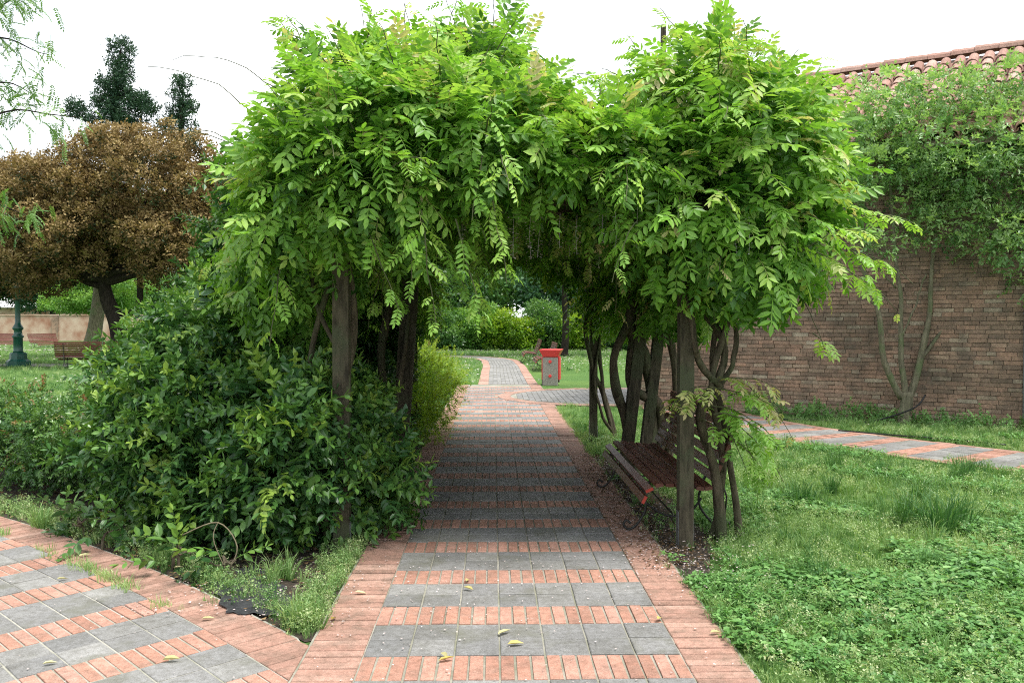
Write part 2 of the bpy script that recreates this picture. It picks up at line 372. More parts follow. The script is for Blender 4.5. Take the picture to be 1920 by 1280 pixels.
def instance_stuff(sc, name, mat, label, cat):
    """ground cover nobody could count: one object, its blades placed by geometry nodes"""
    P, Rm, Sc, T, I = sc.arrays()
    me = bpy.data.meshes.new(name); me.vertices.add(len(P)); me.vertices.foreach_set('co', P.astype(np.float32).ravel())
    eul = np.array([Matrix(m.tolist()).to_euler() for m in Rm], np.float32)
    for nm, ty, v, key in (('spin', 'FLOAT_VECTOR', eul, 'vector'), ('size', 'FLOAT', Sc[:, 0], 'value'), ('itint', 'FLOAT', T, 'value'), ('pick', 'INT', I, 'value')):
        a = me.attributes.new(nm, ty, 'POINT'); a.data.foreach_set(key, (v.astype(np.int32) if ty == 'INT' else np.asarray(v, np.float32)).ravel())
    me.materials.append(mat); o = link(name, me, None, 0.0); tag(o, label, cat, kind='stuff')
    g = bpy.data.node_groups.new(name, 'GeometryNodeTree')
    g.interface.new_socket('Geometry', in_out='INPUT', socket_type='NodeSocketGeometry'); g.interface.new_socket('Geometry', in_out='OUTPUT', socket_type='NodeSocketGeometry')
    N = g.nodes; L = g.links; gi = N.new('NodeGroupInput'); go = N.new('NodeGroupOutput'); ip = N.new('GeometryNodeInstanceOnPoints'); j = N.new('GeometryNodeGeometryToInstance')
    for tmp in reversed(sc.tm):
        tme = bpy.data.meshes.new(name + '_blade'); fill_mesh(tme, tmp.V, tmp.loops, tmp.sizes, tmp.t); tme.materials.append(mat)
        to = bpy.data.objects.new(name + '_blade', tme); oi = N.new('GeometryNodeObjectInfo'); oi.inputs['Object'].default_value = to; L.new(oi.outputs['Geometry'], j.inputs[0])
    def attr(nm, ty):
        a = N.new('GeometryNodeInputNamedAttribute'); a.data_type = ty; a.inputs['Name'].default_value = nm; return a.outputs['Attribute']
    er = N.new('FunctionNodeEulerToRotation'); L.new(attr('spin', 'FLOAT_VECTOR'), er.inputs[0]); L.new(er.outputs[0], ip.inputs['Rotation'])
    L.new(attr('size', 'FLOAT'), ip.inputs['Scale']); L.new(attr('pick', 'INT'), ip.inputs['Instance Index']); ip.inputs['Pick Instance'].default_value = True
    L.new(gi.outputs[0], ip.inputs['Points']); L.new(j.outputs[0], ip.inputs['Instance']); L.new(ip.outputs[0], go.inputs[0])
    o.modifiers.new('blades', 'NODES').node_group = g
    return o

def rdir(n): return norm(rng.normal(size=(n, 3)))

# ---------------------------------------------------------------- leaf templates
def leaflet(mb, base, d, up, L, w, t=0.0, fold=0.25, curl=0.12, lod=0):
    d = norm(np.array(d, float)); y = norm(np.cross(up, d)); z = np.cross(d, y)
    if lod: loc = [(0, 0, 0), (.42, .5, fold * .2), (1, 0, -curl), (.42, -.5, fold * .2)]; F = [(0, 2, 1), (0, 3, 2)] if lod == 1 else [(0, 3, 2, 1)]
    else: loc = [(0, 0, 0), (.24, .38, fold * .3), (.62, .42, fold * .3 - curl * .4), (1, 0, -curl), (.62, -.42, fold * .3 - curl * .4), (.24, -.38, fold * .3)]; F = [(0, 3, 2, 1), (0, 5, 4, 3)]
    mb.add([np.array(base) + L * a * d + w * b_ * y + L * 0.5 * c * z for a, b_, c in loc], F, t)
def ribbon(mb, P, w, t):
    P = np.asarray(P, float)[::2]; n = len(P); a = np.array([0, 1, .5]) * w; V = np.concatenate([P - a, P + a])
    mb.add(V, [(i, i + 1, n + i + 1, n + i) for i in range(n - 1)], t)

def compound(n_pairs=5, L=0.27, ll=0.065, lw=0.026, droop=0.25, seed=0, lod=0):
    r = random.Random(seed); mb = MB(); pts = []
    bend = r.uniform(-0.15, 0.15)
    for i in range(7):
        s_ = i / 6; pts.append((L * s_ * (1 - droop * 0.25 * s_), L * bend * s_ * s_, -L * droop * s_ * s_))
    ribbon(mb, pts, .0012, .25)
    P = np.array(pts)
    for i in range(n_pairs):
        s_ = 0.22 + 0.72 * i / (n_pairs - 1); k = s_ * 6; a = int(min(5, k)); f = k - a; p = P[a] * (1 - f) + P[a + 1] * f
        tdir = norm(P[min(a + 1, 6)] - P[a])
        for sg in (-1, 1):
            an = R(r.uniform(48, 68)) * sg
            d = np.array([math.cos(an) * tdir[0], math.sin(an), math.cos(an) * tdir[2] - r.uniform(0.0, 0.4)])
            sz = ll * (0.85 + 0.3 * math.sin(math.pi * (i + 1) / (n_pairs + 1))) * r.uniform(0.85, 1.12)
            leaflet(mb, p, d, (r.uniform(-.2, .2), r.uniform(-.25, .25), 1), sz, lw * sz / ll, r.uniform(-0.07, 0.07), lod=lod)
    leaflet(mb, P[-1], norm(P[-1] - P[-2]) + np.array([0, 0, -.2]), (0, 0, 1), ll * 1.05, lw, 0.05, lod=lod)
    return Tm.of(mb)

def sprig(n, L, ll, lw, seed, opp=True, droop=0.2, ang=(45, 70), tw=0.0012, tipt=0.15, lod=0):
    """a twig with leaves along it"""
    r = random.Random(seed); mb = MB(); P = []
    b1 = r.uniform(-.2, .2)
    for i in range(5):
        s_ = i / 4; P.append((L * s_, L * b1 * s_ * s_, -L * droop * s_ * s_))
    ribbon(mb, P, tw, .1); P = np.array(P)
    for i in range(n):
        s_ = 0.12 + 0.85 * i / max(1, n - 1); k = s_ * 4; a = int(min(3, k)); f = k - a; p = P[a] * (1 - f) + P[a + 1] * f
        roll = r.uniform(-0.5, 0.5) + (math.pi / 2 if (i % 2 and opp) else 0) * r.choice((0.3, 1))
        for sg in ((-1, 1) if opp else (((-1) ** i),)):
            an = R(r.uniform(*ang)) * sg
            d = np.array([math.cos(an), math.sin(an) * math.cos(roll), math.sin(an) * math.sin(roll) - r.uniform(0.05, .45)])
            sz = ll * (1.0 - 0.35 * s_) * r.uniform(.8, 1.15)
            leaflet(mb, p, d, (r.uniform(-.3, .3), r.uniform(-.3, .3), 1), sz, lw * sz / ll, r.uniform(-.08, .08) + tipt * s_, 0.3, 0.18, lod)
    leaflet(mb, P[-1], (1, 0, -.2), (0, 0, 1), ll * .6, lw * .6, tipt, lod=lod)
    return Tm.of(mb)

def clump(n, rad, ll, lw, seed, up=0.3):
    r = np.random.default_rng(seed); mb = MB()
    for i in range(n):
        p = r.normal(size=3) * rad * 0.45; d = norm(p + np.array([rad * .5, 0, 0]) + r.normal(size=3) * rad * .3); u = norm(r.normal(size=3) * .5 + np.array([0, 0, 1]))
        y = norm(np.cross(u, d)); L = ll * r.uniform(.7, 1.25); w = lw * r.uniform(.7, 1.2)
        mb.add([p, p + d * L * .5 + y * w * .5, p + d * L, p + d * L * .5 - y * w * .5], [(0, 1, 2, 3)], r.uniform(-.1, .1))
    return Tm.of(mb)

# ---------------------------------------------------------------- blobs (foliage masses)
def blob_points(blobs, dens, lo=0.82, hi=1.06, reject=0.8, zmin=-9, freq=3.0, amp=0.12):
    """points through the outer layer of a union of ellipsoids, with their outward normals"""
    B = np.array([[*c, *r] for c, r in blobs], float); PP, NN = [], []
    for i, b in enumerate(B):
        c, r = b[:3], b[3:]
        area = 4 * math.pi * ((r[0] * r[1]) ** 1.6 / 3 + (r[0] * r[2]) ** 1.6 / 3 + (r[1] * r[2]) ** 1.6 / 3) ** (1 / 1.6)
        n = max(3, int(area * dens)); d = rdir(n); rad = rng.uniform(lo, hi, n)
        ph = np.sin(d[:, 0] * freq * 2.1 + i) + np.sin(d[:, 1] * freq * 1.7 + 2 * i) + np.sin(d[:, 2] * freq * 2.4 + 3 * i)
        p = c + r * d * (rad * (1 + amp * ph / 2))[:, None]; nn = norm(d / r)
        ok = p[:, 2] > zmin
        for j, q in enumerate(B):
            if j != i: ok &= (((p - q[:3]) / q[3:]) ** 2).sum(1) > reject ** 2
        PP.append(p[ok]); NN.append(nn[ok])
    return np.concatenate(PP), np.concatenate(NN)

def lumps(blobs, n_per_area, r0, seed=0, jit=0.35, squash=0.7):
    r = np.random.default_rng(seed); out = []
    for c, rr in blobs:
        c = np.array(c); rr = np.array(rr); area = 4 * math.pi * (rr[0] * rr[1] + rr[0] * rr[2] + rr[1] * rr[2]) / 3
        for _ in range(max(3, int(area * n_per_area))):
            d = norm(r.normal(size=3)); k = r.uniform(.62, 1.0); p = c + rr * d * k; s_ = r0 * r.uniform(1 - jit, 1 + jit)
            out.append((p, (s_, s_, s_ * squash)))
    return out

def foliage_dirs(N, out=0.7, z=0.1, rand=0.5):
    n = len(N); return norm(N * out + np.array([0, 0, z]) + rng.normal(size=(n, 3)) * rand)

def spline(P, n=24):
    P = np.array(P, float); t = np.arange(len(P)); tt = np.linspace(0, len(P) - 1, n)
    out = []
    for x in tt:
        i = int(min(len(P) - 2, x)); f = x - i
        p0, p1, p2, p3 = P[max(0, i - 1)], P[i], P[i + 1], P[min(len(P) - 1, i + 2)]
        out.append(0.5 * ((2 * p1) + (-p0 + p2) * f + (2 * p0 - 5 * p1 + 4 * p2 - p3) * f * f + (-p0 + 3 * p1 - 3 * p2 + p3) * f ** 3))
    return np.array(out)

def wob(P, a, seed=0):
    r = np.random.default_rng(seed); n = len(P); W_ = np.zeros((n, 3))
    for k in (1, 2, 4):
        W_ += np.sin(np.linspace(0, 2 * math.pi * k, n)[:, None] + r.uniform(0, 6, 3)) * a / k
    env = np.sin(np.linspace(0, math.pi, n))[:, None] ** .5
    return P + W_ * env

def poly_sheet(name, pts, z, mat, parent=None):
    me = bpy.data.meshes.new(name); fill_mesh(me, np.array([(x, y, z) for x, y in pts]), np.arange(len(pts)), np.array([len(pts)])); me.materials.append(mat)
    return link(name, me, parent)

def strip_sheet(name, A, B, z, mat):
    mb = MB(); n = len(A); V = [(x, y, z) for x, y in A] + [(x, y, z) for x, y in B]
    mb.add(V, [(i, i + 1, n + i + 1, n + i) for i in range(n - 1)]); return mb.build(name, mat)

# ================================================================ SETTING
ground = poly_sheet('ground', [(-160, -20), (160, -20), (160, 260), (-160, 260)], -0.012, M['ground']); tag(ground, kind='structure')

# ---- paving pieces
def clip_poly(P, nx, ny, c):
    """keep the side nx*x+ny*y <= c"""
    out = []
    for i in range(len(P)):
        a, b = P[i], P[(i + 1) % len(P)]; da = nx * a[0] + ny * a[1] - c; db = nx * b[0] + ny * b[1] - c
        if da <= 0: out.append(a)
        if (da < 0) != (db < 0) and abs(da - db) > 1e-9:
            t = da / (da - db); out.append((a[0] + t * (b[0] - a[0]), a[1] + t * (b[1] - a[1])))
    return out

def prism_piece(P, z0, z1, bev=0.003):
    """top, worn edge and sides of one paver lying on its bed, about its own centre"""
    P = np.array(P); c = P.mean(0); Q = P - c; n = len(Q)
    s_ = 1 - bev / (np.abs(Q).max() + 1e-6) * 1.3
    V = [(x, y, z0) for x, y in Q] + [(x, y, z1 - bev) for x, y in Q] + [(x * s_, y * s_, z1) for x, y in Q]
    F = [tuple(range(2 * n, 3 * n))]
    for i in range(n):
        k = (i + 1) % n; F.append((i, k, n + k, n + i)); F.append((n + i, n + k, 2 * n + k, 2 * n + i))
    return V, F, c

def pave(parent, quads, name, mat, limit=300, z1=0.007, jit=0.0016, mean=.5, sd_=.2):
    """quads: plan outlines. The nearest become one object each, the rest one joined part."""
    ds = [np.hypot(np.mean([p[0] for p in q]) - CAM[0], np.mean([p[1] for p in q]) + 0) for q in quads]
    order = np.argsort(ds); joined = MB(); cache = {}
    for rank, k in enumerate(order):
        q = quads[k]
        if len(q) < 3: continue
        a = abs(sum(q[i][0] * q[(i + 1) % len(q)][1] - q[(i + 1) % len(q)][0] * q[i][1] for i in range(len(q)))) / 2
        if a < 0.0006: continue
        t = float(np.clip(random.gauss(mean, sd_), 0, 1)); dz = random.gauss(0, jit)
        V, F, c = prism_piece(q, -0.004, z1)
        V = np.array(V); V[:, 2] += dz * (V[:, 2] > 0)
        tl = (random.gauss(0, .004), random.gauss(0, .004)); up = V[:, 2] > 0
        V[up, 2] += V[up, 0] * tl[0] + V[up, 1] * tl[1]
        if rank < limit:
            mb = MB(); mb.add(V, F, 0.0); o = mb.build(name, mat, parent, color=t); o.location = (c[0], c[1], 0)
        else:
            joined.add(V + np.array([c[0], c[1], 0]), F, t)
    if joined.n:
        o = joined.build(name + '_field', mat, parent); o['kind'] = 'stuff'

G = 0.0045   # half a joint
def rect(x0, x1, y0, y1, g=G):
    j = lambda: random.uniform(-.0015, .0015)
    return [(x0 + g + j(), y0 + g + j()), (x1 - g + j(), y0 + g + j()), (x1 - g + j(), y1 - g + j()), (x0 + g + j(), y1 - g + j())]

def nose_out(x, y):  # outside the round end of the side path
    return (x - 1.95) ** 2 + (y - 17.1) ** 2 > 2.0 ** 2 if x < 1.95 else not (15.15 < y < 19.05)

# main path: rows of seven grey tiles twice, then a row of 21 bricks
HW = 0.715; BW = 0.262; PER = 0.66; Y0 = 3.795 - 2 * PER
main = strip_sheet('main_path', [(-HW - BW - .01, 1.4), (-HW - BW - .01, 20.3)], [(HW + BW + .01, 1.4), (HW + BW + .01, 20.3)], 0.0, M['mortar']); tag(main, kind='structure')
tiles, bricks, edge = [], [], []
tw = 2 * HW / 7
for k in range(26):
    ya = Y0 + k * PER
    for r_ in range(2):
        for i in range(7):
            q = rect(-HW + i * tw, -HW + (i + 1) * tw, ya + r_ * .2, ya + (r_ + 1) * .2)
            if nose_out(*np.mean(q, 0)): tiles.append(q)
    for i in range(21):
        q = rect(-HW + i * tw / 3, -HW + (i + 1) * tw / 3, ya + .4, ya + PER, 0.0055)
        if nose_out(*np.mean(q, 0)): bricks.append(q)
y = 1.4; pit = 0.0665
while y < 20.2:
    edge.append(rect(-HW - BW, -HW, y, y + pit, 0.003))
    q = rect(HW, HW + BW, y, y + pit, 0.003)
    if nose_out(*np.mean(q, 0)): edge.append(q)
    y += pit
pave(main, tiles, 'tile', M['tile']); pave(main, bricks, 'brick', M['brick']); pave(main, edge, 'edge_brick', M['border'])

# left path: the same pattern on a wide curve, meeting the main path's edge
CX, CY, RR = -15.85, -9.44, 20.0
def arcp(r_, th): return (CX + r_ * math.cos(th), CY + r_ * math.sin(th))
th0 = R(36); th1 = R(58.5)
Aa = [arcp(RR + .012, t) for t in np.linspace(th0, th1, 40)]; Bb = [arcp(RR - 1.98, t) for t in np.linspace(th0, th1, 40)]
Aa = [(min(x, -HW - BW - .012), y) for x, y in Aa]; Bb = [(min(x, -HW - BW - .012), y) for x, y in Bb]
lpath = strip_sheet('left_path', Aa, Bb, 0.0015, M['mortarl']); tag(lpath, kind='structure')
def arcq(r0, r1, s0, s1, g=G):
    g2 = g / RR; return [arcp(r0 + g, s0 + g2), arcp(r1 - g, s0 + g2), arcp(r1 - g, s1 - g2), arcp(r0 + g, s1 - g2)]
lt, lb, le = [], [], []
s_ = th0; phase = R(41.87) % (PER / RR)
per = PER / RR; s_ = R(41.62) - 8 * per
while s_ < th1:
    for r_ in range(2):
        for i in range(7): lt.append(arcq(RR - BW - (i + 1) * tw, RR - BW - i * tw, s_ + r_ * .2 / RR, s_ + (r_ + 1) * .2 / RR))
    for i in range(21): lb.append(arcq(RR - BW - (i + 1) * tw / 3, RR - BW - i * tw / 3, s_ + .4 / RR, s_ + per, 0.0055))
    s_ += per
s_ = th0
while s_ < th1:
    le.append(arcq(RR - BW, RR, s_, s_ + pit / RR, .003)); le.append(arcq(RR - 2 * BW - 1.43, RR - BW - 1.43, s_, s_ + pit / RR, .003)); s_ += pit / RR
clipq = lambda L: [c for c in (clip_poly(q, 1, 0, -HW - BW - .008) for q in L) if len(c) >= 3 and min(p[1] for p in c) > 1.0]
pave(lpath, clipq(lt), 'tile', M['tile'], mean=.6); pave(lpath, clipq(lb), 'brick', M['brick'], mean=.6); pave(lpath, clipq(le), 'edge_brick', M['border'])

# right path: from the round end at the main path, bending to the right along the wall
cen = spline([(12.0, 2.0), (7.6, 6.4), (5.62, 8.9), (4.1, 11.2), (3.3, 13.6), (3.2, 16.0), (3.4, 19.5)], 90)
dn = norm(np.gradient(cen, axis=0)); nr = np.stack([-dn[:, 1], dn[:, 0]], 1)
hw2 = 0.75
def off(i, a): return tuple(cen[i] + nr[i] * a)
rp = strip_sheet('right_path', [off(i, -hw2) for i in range(90)], [off(i, hw2) for i in range(90)], -0.0075, M['mortar']); tag(rp, kind='structure')
arcl = np.concatenate([[0], np.cumsum(np.linalg.norm(np.diff(cen, axis=0), axis=1))])
def at_s(s_, a):
    x = np.interp(s_, arcl, cen[:, 0]); y_ = np.interp(s_, arcl, cen[:, 1]); nx = np.interp(s_, arcl, nr[:, 0]); ny = np.interp(s_, arcl, nr[:, 1])
    return (x + nx * a, y_ + ny * a)
rt, rb, re_ = [], [], []
def sq(s0, s1, a0, a1, g=G, sk=0.0):
    return [at_s(s0 + g + sk * a0, a0 + g), at_s(s1 - g + sk * a0, a0 + g), at_s(s1 - g + sk * a1, a1 - g), at_s(s0 + g + sk * a1, a1 - g)]
s_ = .2; wi = (2 * hw2 - .24) / 5
while s_ < arcl[-1] - 1:
    for r_ in range(2):
        for i in range(5): rt.append(sq(s_ + r_ * .2, s_ + (r_ + 1) * .2, -hw2 + .12 + i * wi, -hw2 + .12 + (i + 1) * wi))
    for i in range(15): rb.append(sq(s_ + .4, s_ + PER, -hw2 + .12 + i * wi / 3, -hw2 + .12 + (i + 1) * wi / 3, .005))
    s_ += PER
s_ = 0.1
while s_ < arcl[-1] - .3:
    re_.append(sq(s_, s_ + .25, -hw2, -hw2 + .12, .004)); re_.append(sq(s_, s_ + .25, hw2 - .12, hw2, .004)); s_ += .25
pave(rp, rt, 'tile', M['tile'], z1=.006, mean=.6); pave(rp, rb, 'brick', M['brick'], z1=.006, mean=.6); pave(rp, re_, 'edge_brick', M['border'], z1=.006)

# small square behind the pergola: grey setts with a rounded brick border
Nn = [(1.95 - 2.0 * math.sin(t), 17.1 + 2.0 * math.cos(t)) for t in np.linspace(0, math.pi, 30)]
sqs = poly_sheet('paved_crossing', Nn + [(6.5, 15.1), (6.5, 19.1)], 0.0025, M['mortar']); tag(sqs, kind='structure')
setts, ring = [], []
for i in range(60):
    for j in range(26):
        x0 = -.1 + i * .11; yy = 15.3 + j * .142 + (i % 2) * .071
        q = rect(x0, x0 + .11, yy, yy + .142, .005); cx_, cy_ = np.mean(q, 0)
        if (cx_ > 1.95 and 15.4 < cy_ < 18.85) or ((cx_ - 1.95) ** 2 + (cy_ - 17.1) ** 2 < 1.66 ** 2): setts.append(q)
for t in np.arange(0, math.pi, .036):
    t1 = t + .034; f = lambda r_, a: (1.95 - r_ * math.sin(a), 17.1 + r_ * math.cos(a))
    ring.append([f(1.74, t), f(1.99, t), f(1.99, t1), f(1.74, t1)][::-1])
for x0 in np.arange(1.98, 6.3, .068):
    ring.append(rect(x0, x0 + .065, 15.11, 15.36, .003)); ring.append(rect(x0, x0 + .065, 18.85, 19.09, .003))
pave(sqs, setts, 'tile', M['tile'], 40, .014, mean=.75); pave(sqs, ring, 'edge_brick', M['border'], 200, .014, mean=.7)

# far path: goes on narrower, then turns left between the lawns
cf = spline([(.22, 20.3), (.22, 25), (.20, 30), (-.2, 34.5), (-2.5, 37.6), (-7.5, 39), (-16, 40)], 60)
dnf = norm(np.gradient(cf, axis=0)); nf = np.stack([-dnf[:, 1], dnf[:, 0]], 1)
fp = strip_sheet('far_path', [tuple(cf[i] - nf[i] * .72) for i in range(60)], [tuple(cf[i] + nf[i] * .72) for i in range(60)], 0.001, M['mortar']); tag(fp, kind='structure')
af = np.concatenate([[0], np.cumsum(np.linalg.norm(np.diff(cf, axis=0), axis=1))])
def fs(s_, a): return (np.interp(s_, af, cf[:, 0]) + np.interp(s_, af, nf[:, 0]) * a, np.interp(s_, af, cf[:, 1]) + np.interp(s_, af, nf[:, 1]) * a)
ft, fe = [], []
s_ = 0.05
while s_ < 24:
    for i in range(9):
        a0 = -.47 + i * .104; ft.append([fs(s_ + .006, a0 + .004), fs(s_ + .194, a0 + .004), fs(s_ + .194, a0 + .1), fs(s_ + .006, a0 + .1)])
    for a0 in (-.72, .47): fe.append([fs(s_ + .004, a0 + .004), fs(s_ + .196, a0 + .004), fs(s_ + .196, a0 + .246), fs(s_ + .004, a0 + .246)])
    s_ += .2
pave(fp, ft, 'tile', M['tile'], 0, .012, mean=.8); pave(fp, fe, 'edge_brick', M['border'], 0, .012, mean=.7)

dp = strip_sheet('distant_path', [(-45, 32.0), (-25, 31.8), (-14, 30.6), (-9, 29.5), (-2, 28)], [(-45, 30.3), (-25, 30.1), (-14, 29), (-9, 28), (-2, 26.6)], 0.003, M['mortar']); tag(dp, kind='structure')
dp2 = strip_sheet('back_path', [(-40, 46), (-22, 46.5), (-10, 46)], [(-40, 44.5), (-22, 45), (-10, 44.5)], 0.003, M['mortar']); tag(dp2, kind='structure')

# planting bed between the two paths, mulch strip by the bench
bed = [(-.99, 4.02)] + [arcp(RR + .02, t) for t in np.linspace(R(42.2), R(60.5), 14)] + [(-8.4, 12.0), (-.99, 13.0)]
o = poly_sheet('soil_bed', bed, -0.006, M['soil']); tag(o, kind='structure')
o = poly_sheet('soil_strip', [(.985, 4.7), (1.15, 5.0), (1.42, 6.0), (1.42, 7.2), (1.25, 8.9), (.985, 9.8)], -0.006, M['soil']); tag(o, kind='structure')
o = poly_sheet('wall_bed_soil', [(4.9, 13.3), (6.9, 11.9), (8.2, 10.9), (8.6, 11.2), (5.1, 13.7)], -0.0065, M['soil']); tag(o, kind='structure')
cl = MB(); cv = []
for i in range(12):
    for j in range(14):
        x = -1.50 + i * .036 - (j * .03) + .02 * math.sin(j * 2.1); yy = 4.36 + j * .065 + i * -.004 + .02 * math.sin(i * 1.9); cv.append((x, yy, 0.008 + .007 * math.sin(i * 1.3 + j * .8) * math.sin(j * 1.1) + .006))
cl.add(cv, [(i * 14 + j, (i + 1) * 14 + j, (i + 1) * 14 + j + 1, i * 14 + j + 1) for i in range(11) for j in range(13)])
o = cl.build('weed_cloth', M['cloth'], smooth=True); tag(o, 'crumpled black weed cloth showing through the soil at the corner of the bed', 'cloth')

# ================================================================ BRICK BUILDING on the right
wd = np.array([.818, -.575, 0.]); wnrm = np.array([-.575, -.818, 0.])   # along the wall, and out towards the lawn
W0 = np.array([4.51, 13.80, 0.]); WL0, WL1, WH = -2.5, 7.5, 4.3
bld = thing('brick_building', 'long old brick building with clay barrel tile roof behind the small tree', 'building', tuple(W0))
RW = np.stack([wd, -wnrm, np.array([0, 0, 1.])], 1)                      # x along, y into the wall, z up
core = MB(); core.box(RW @ np.array([(WL0 + WL1) / 2, 1.9, WH / 2]), (WL1 - WL0, 3.772, WH), RW); wall = core.build('wall', M['wallm'], bld)
bs = Scatter([Tm(*prism_piece([(-.5, -.5), (.5, -.5), (.5, .5), (-.5, .5)], 0, 1, .03)[:2]) for _ in range(1)])
# brick face points outwards: template z -> outward normal
RB = np.stack([wd, np.array([0, 0, 1.]), wnrm], 1)
if np.linalg.det(RB) < 0: RB = np.stack([wd, np.array([0, 0, 1.]), wnrm], 1)
P_, S_, T_, Rm_ = [], [], [], []
course = 0.063; nc = int(WH / course)
for c_ in range(nc):
    x = WL0 + random.uniform(0, .2)
    while x < WL1:
        L = random.choice((.255, .255, .27, .24, .125, .2)); z = (c_ + .5) * course
        L = min(L, WL1 - x)
        if L > .04:
            out = random.uniform(.004, .014) if random.random() > .08 else 0.0008
            P_.append(RW @ np.array([x + L / 2, 0, z + random.gauss(0, .0012)]) + wnrm * (-.014 + 0.0))
            S_.append((L - random.uniform(.004, .012), course - random.uniform(.004, .012), .012 + out)); T_.append(np.clip(random.gauss(.5, .24), 0, 1))
            a = random.gauss(0, .008); ca, sa = math.cos(a), math.sin(a)
            Rm_.append(RB @ np.array([[ca, -sa, 0], [sa, ca, 0], [0, 0, 1]]))
        x += L
bs.add(np.array(P_), np.array(Rm_), np.array(S_), np.array(T_), 0)
def wall_score(Wp, Rm): # those seen between the tree limbs show largest
    q = Wp + np.array(W0)
    d = np.linalg.norm(q - CAM, axis=1); ang = np.abs(np.arctan2(q[:, 0] + .13, q[:, 1]) - R(25.5)); return d + 30 * np.clip(ang - R(6.5), 0, 1) + 6 * np.clip(q[:, 2] - 1.6, 0, 9)
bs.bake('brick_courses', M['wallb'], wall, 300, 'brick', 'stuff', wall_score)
for o_ in wall.children:
    pass
# roof: two slopes, ridge along the wall
SL = R(33); ov = .35; run = 2.6
ez = WH + .02; rz_ = ez + run * math.tan(SL)
deck = MB()
def RP(a, b_, c_): return RW @ np.array([a, b_, c_])
deck.add([RP(WL0, -ov, ez - ov * math.tan(SL)), RP(WL1, -ov, ez - ov * math.tan(SL)), RP(WL1, run - .0, rz_), RP(WL0, run, rz_), RP(WL0, -ov, ez - ov * math.tan(SL) - .1), RP(WL1, -ov, ez - ov * math.tan(SL) - .1), RP(WL1, 2 * run, ez - .1), RP(WL0, 2 * run, ez - .1), RP(WL1, 2 * run, ez), RP(WL0, 2 * run, ez)],
         [(0, 1, 2, 3), (4, 7, 6, 5), (0, 4, 5, 1), (3, 2, 8, 9), (9, 8, 6, 7), (1, 5, 6, 8, 2), (0, 3, 9, 7, 4)])
roof = deck.build('roof', M['wallm'], bld)
def half_pipe(r0, r1, L, n=6, flip=1, th=.014):
    V = []; F = []
    for k, (x, rr_) in enumerate(((0, r0), (L, r1))):
        for q in range(2):
            for i in range(n + 1):
                a = math.pi * i / n; r_ = rr_ - q * th; V.append((x, math.cos(a) * r_, flip * math.sin(a) * r_))
    m = n + 1
    for i in range(n):
        F += [(i, i + 1, 2 * m + i + 1, 2 * m + i), (m + i, 3 * m + i, 3 * m + i + 1, m + i + 1), (i, m + i, m + i + 1, i + 1), (2 * m + i, 2 * m + i + 1, 3 * m + i + 1, 3 * m + i)]
    return Tm(V, F)
rs = Scatter([half_pipe(.098, .080, .40), half_pipe(.075, .09, .40, 5, -1)])
upv = norm(RW @ np.array([0, math.cos(SL), math.sin(SL)])); nv = norm(RW @ np.array([0, -math.sin(SL), math.cos(SL)]))
P_, T_, I_, Rm_ = [], [], [], []
slen = (run + ov) / math.cos(SL); sp = .215
for i in range(int((WL1 - WL0) / sp)):
    for j in range(int(slen / .30) + 1):
        for kind_ in (0, 1):
            b0 = RP(WL0 + .1 + i * sp + (sp / 2 if kind_ else 0), -ov - .04, ez - (ov + .04) * math.tan(SL)); lift = .045 if kind_ == 0 else .075
            uv = norm(upv + nv * (-.045)); s0 = j * .30
            if s0 + .4 > slen + .1: continue
            P_.append(b0 + upv * s0 + nv * (lift + .0 + .016 + random.gauss(0, .003)) + wd * random.gauss(0, .004)); T_.append(np.clip(random.gauss(.5, .25), 0, 1)); I_.append(kind_)
            Rm_.append(np.stack([uv, np.cross(norm(nv), uv), norm(nv)], 1))
rs.add(np.array(P_), np.array(Rm_), np.ones(len(P_)), np.array(T_), np.array(I_))
rs.bake('roof_tile_field', M['rooft'], roof, 300, 'roof_tile', 'stuff', wall_score)
cap = Scatter([half_pipe(.13, .11, .42)]); n_ = int((WL1 - WL0) / .36)
cap.add(np.array([RP(WL0 + i * .36, run, rz_ + .055 + random.gauss(0, .004)) for i in range(n_)]), np.array([np.stack([wd, np.cross([0, 0, 1.], wd), [0, 0, 1.]], 1)] * n_), np.ones(n_), rng.uniform(.2, .9, n_))
cap.bake('ridge_tile_row', M['rooft'], roof, n_, 'ridge_tile')
# drainpipe
pm = MB(); p0 = RP(3.45, -.06, .1); pm.tube([p0, RP(3.45, -.06, 4.0)], .018, 8)
for z in (.5, 1.6, 2.9): pm.tube([RP(3.45, -.06, z), RP(3.45, -.06, z + .03)], .026, 8)
pm.build('drainpipe', M['zinc'], bld)
hs = MB(); hs.tube(spline([RP(.1, -1.0, .02), RP(.9, -.8, .03), RP(1.5, -.7, .03), RP(2.1, -.6, .25), RP(2.25, -.45, .45)], 24), .012, 6)
tag(hs.build('garden_hose', M['hose'], smooth=True), 'black garden hose along the foot of the brick wall up to the small tree', 'hose'); bpy.data.objects['garden_hose'].location = W0
h2 = MB(); h2.tube(spline([(4.55, 11.45, .03), (5.0, 10.95, .035), (5.5, 10.6, .03), (6.0, 10.05, .03)], 20), .01, 6)
tag(h2.build('garden_hose', M['hose'], smooth=True), 'short length of black hose in the grass on the far edge of the right path', 'hose')
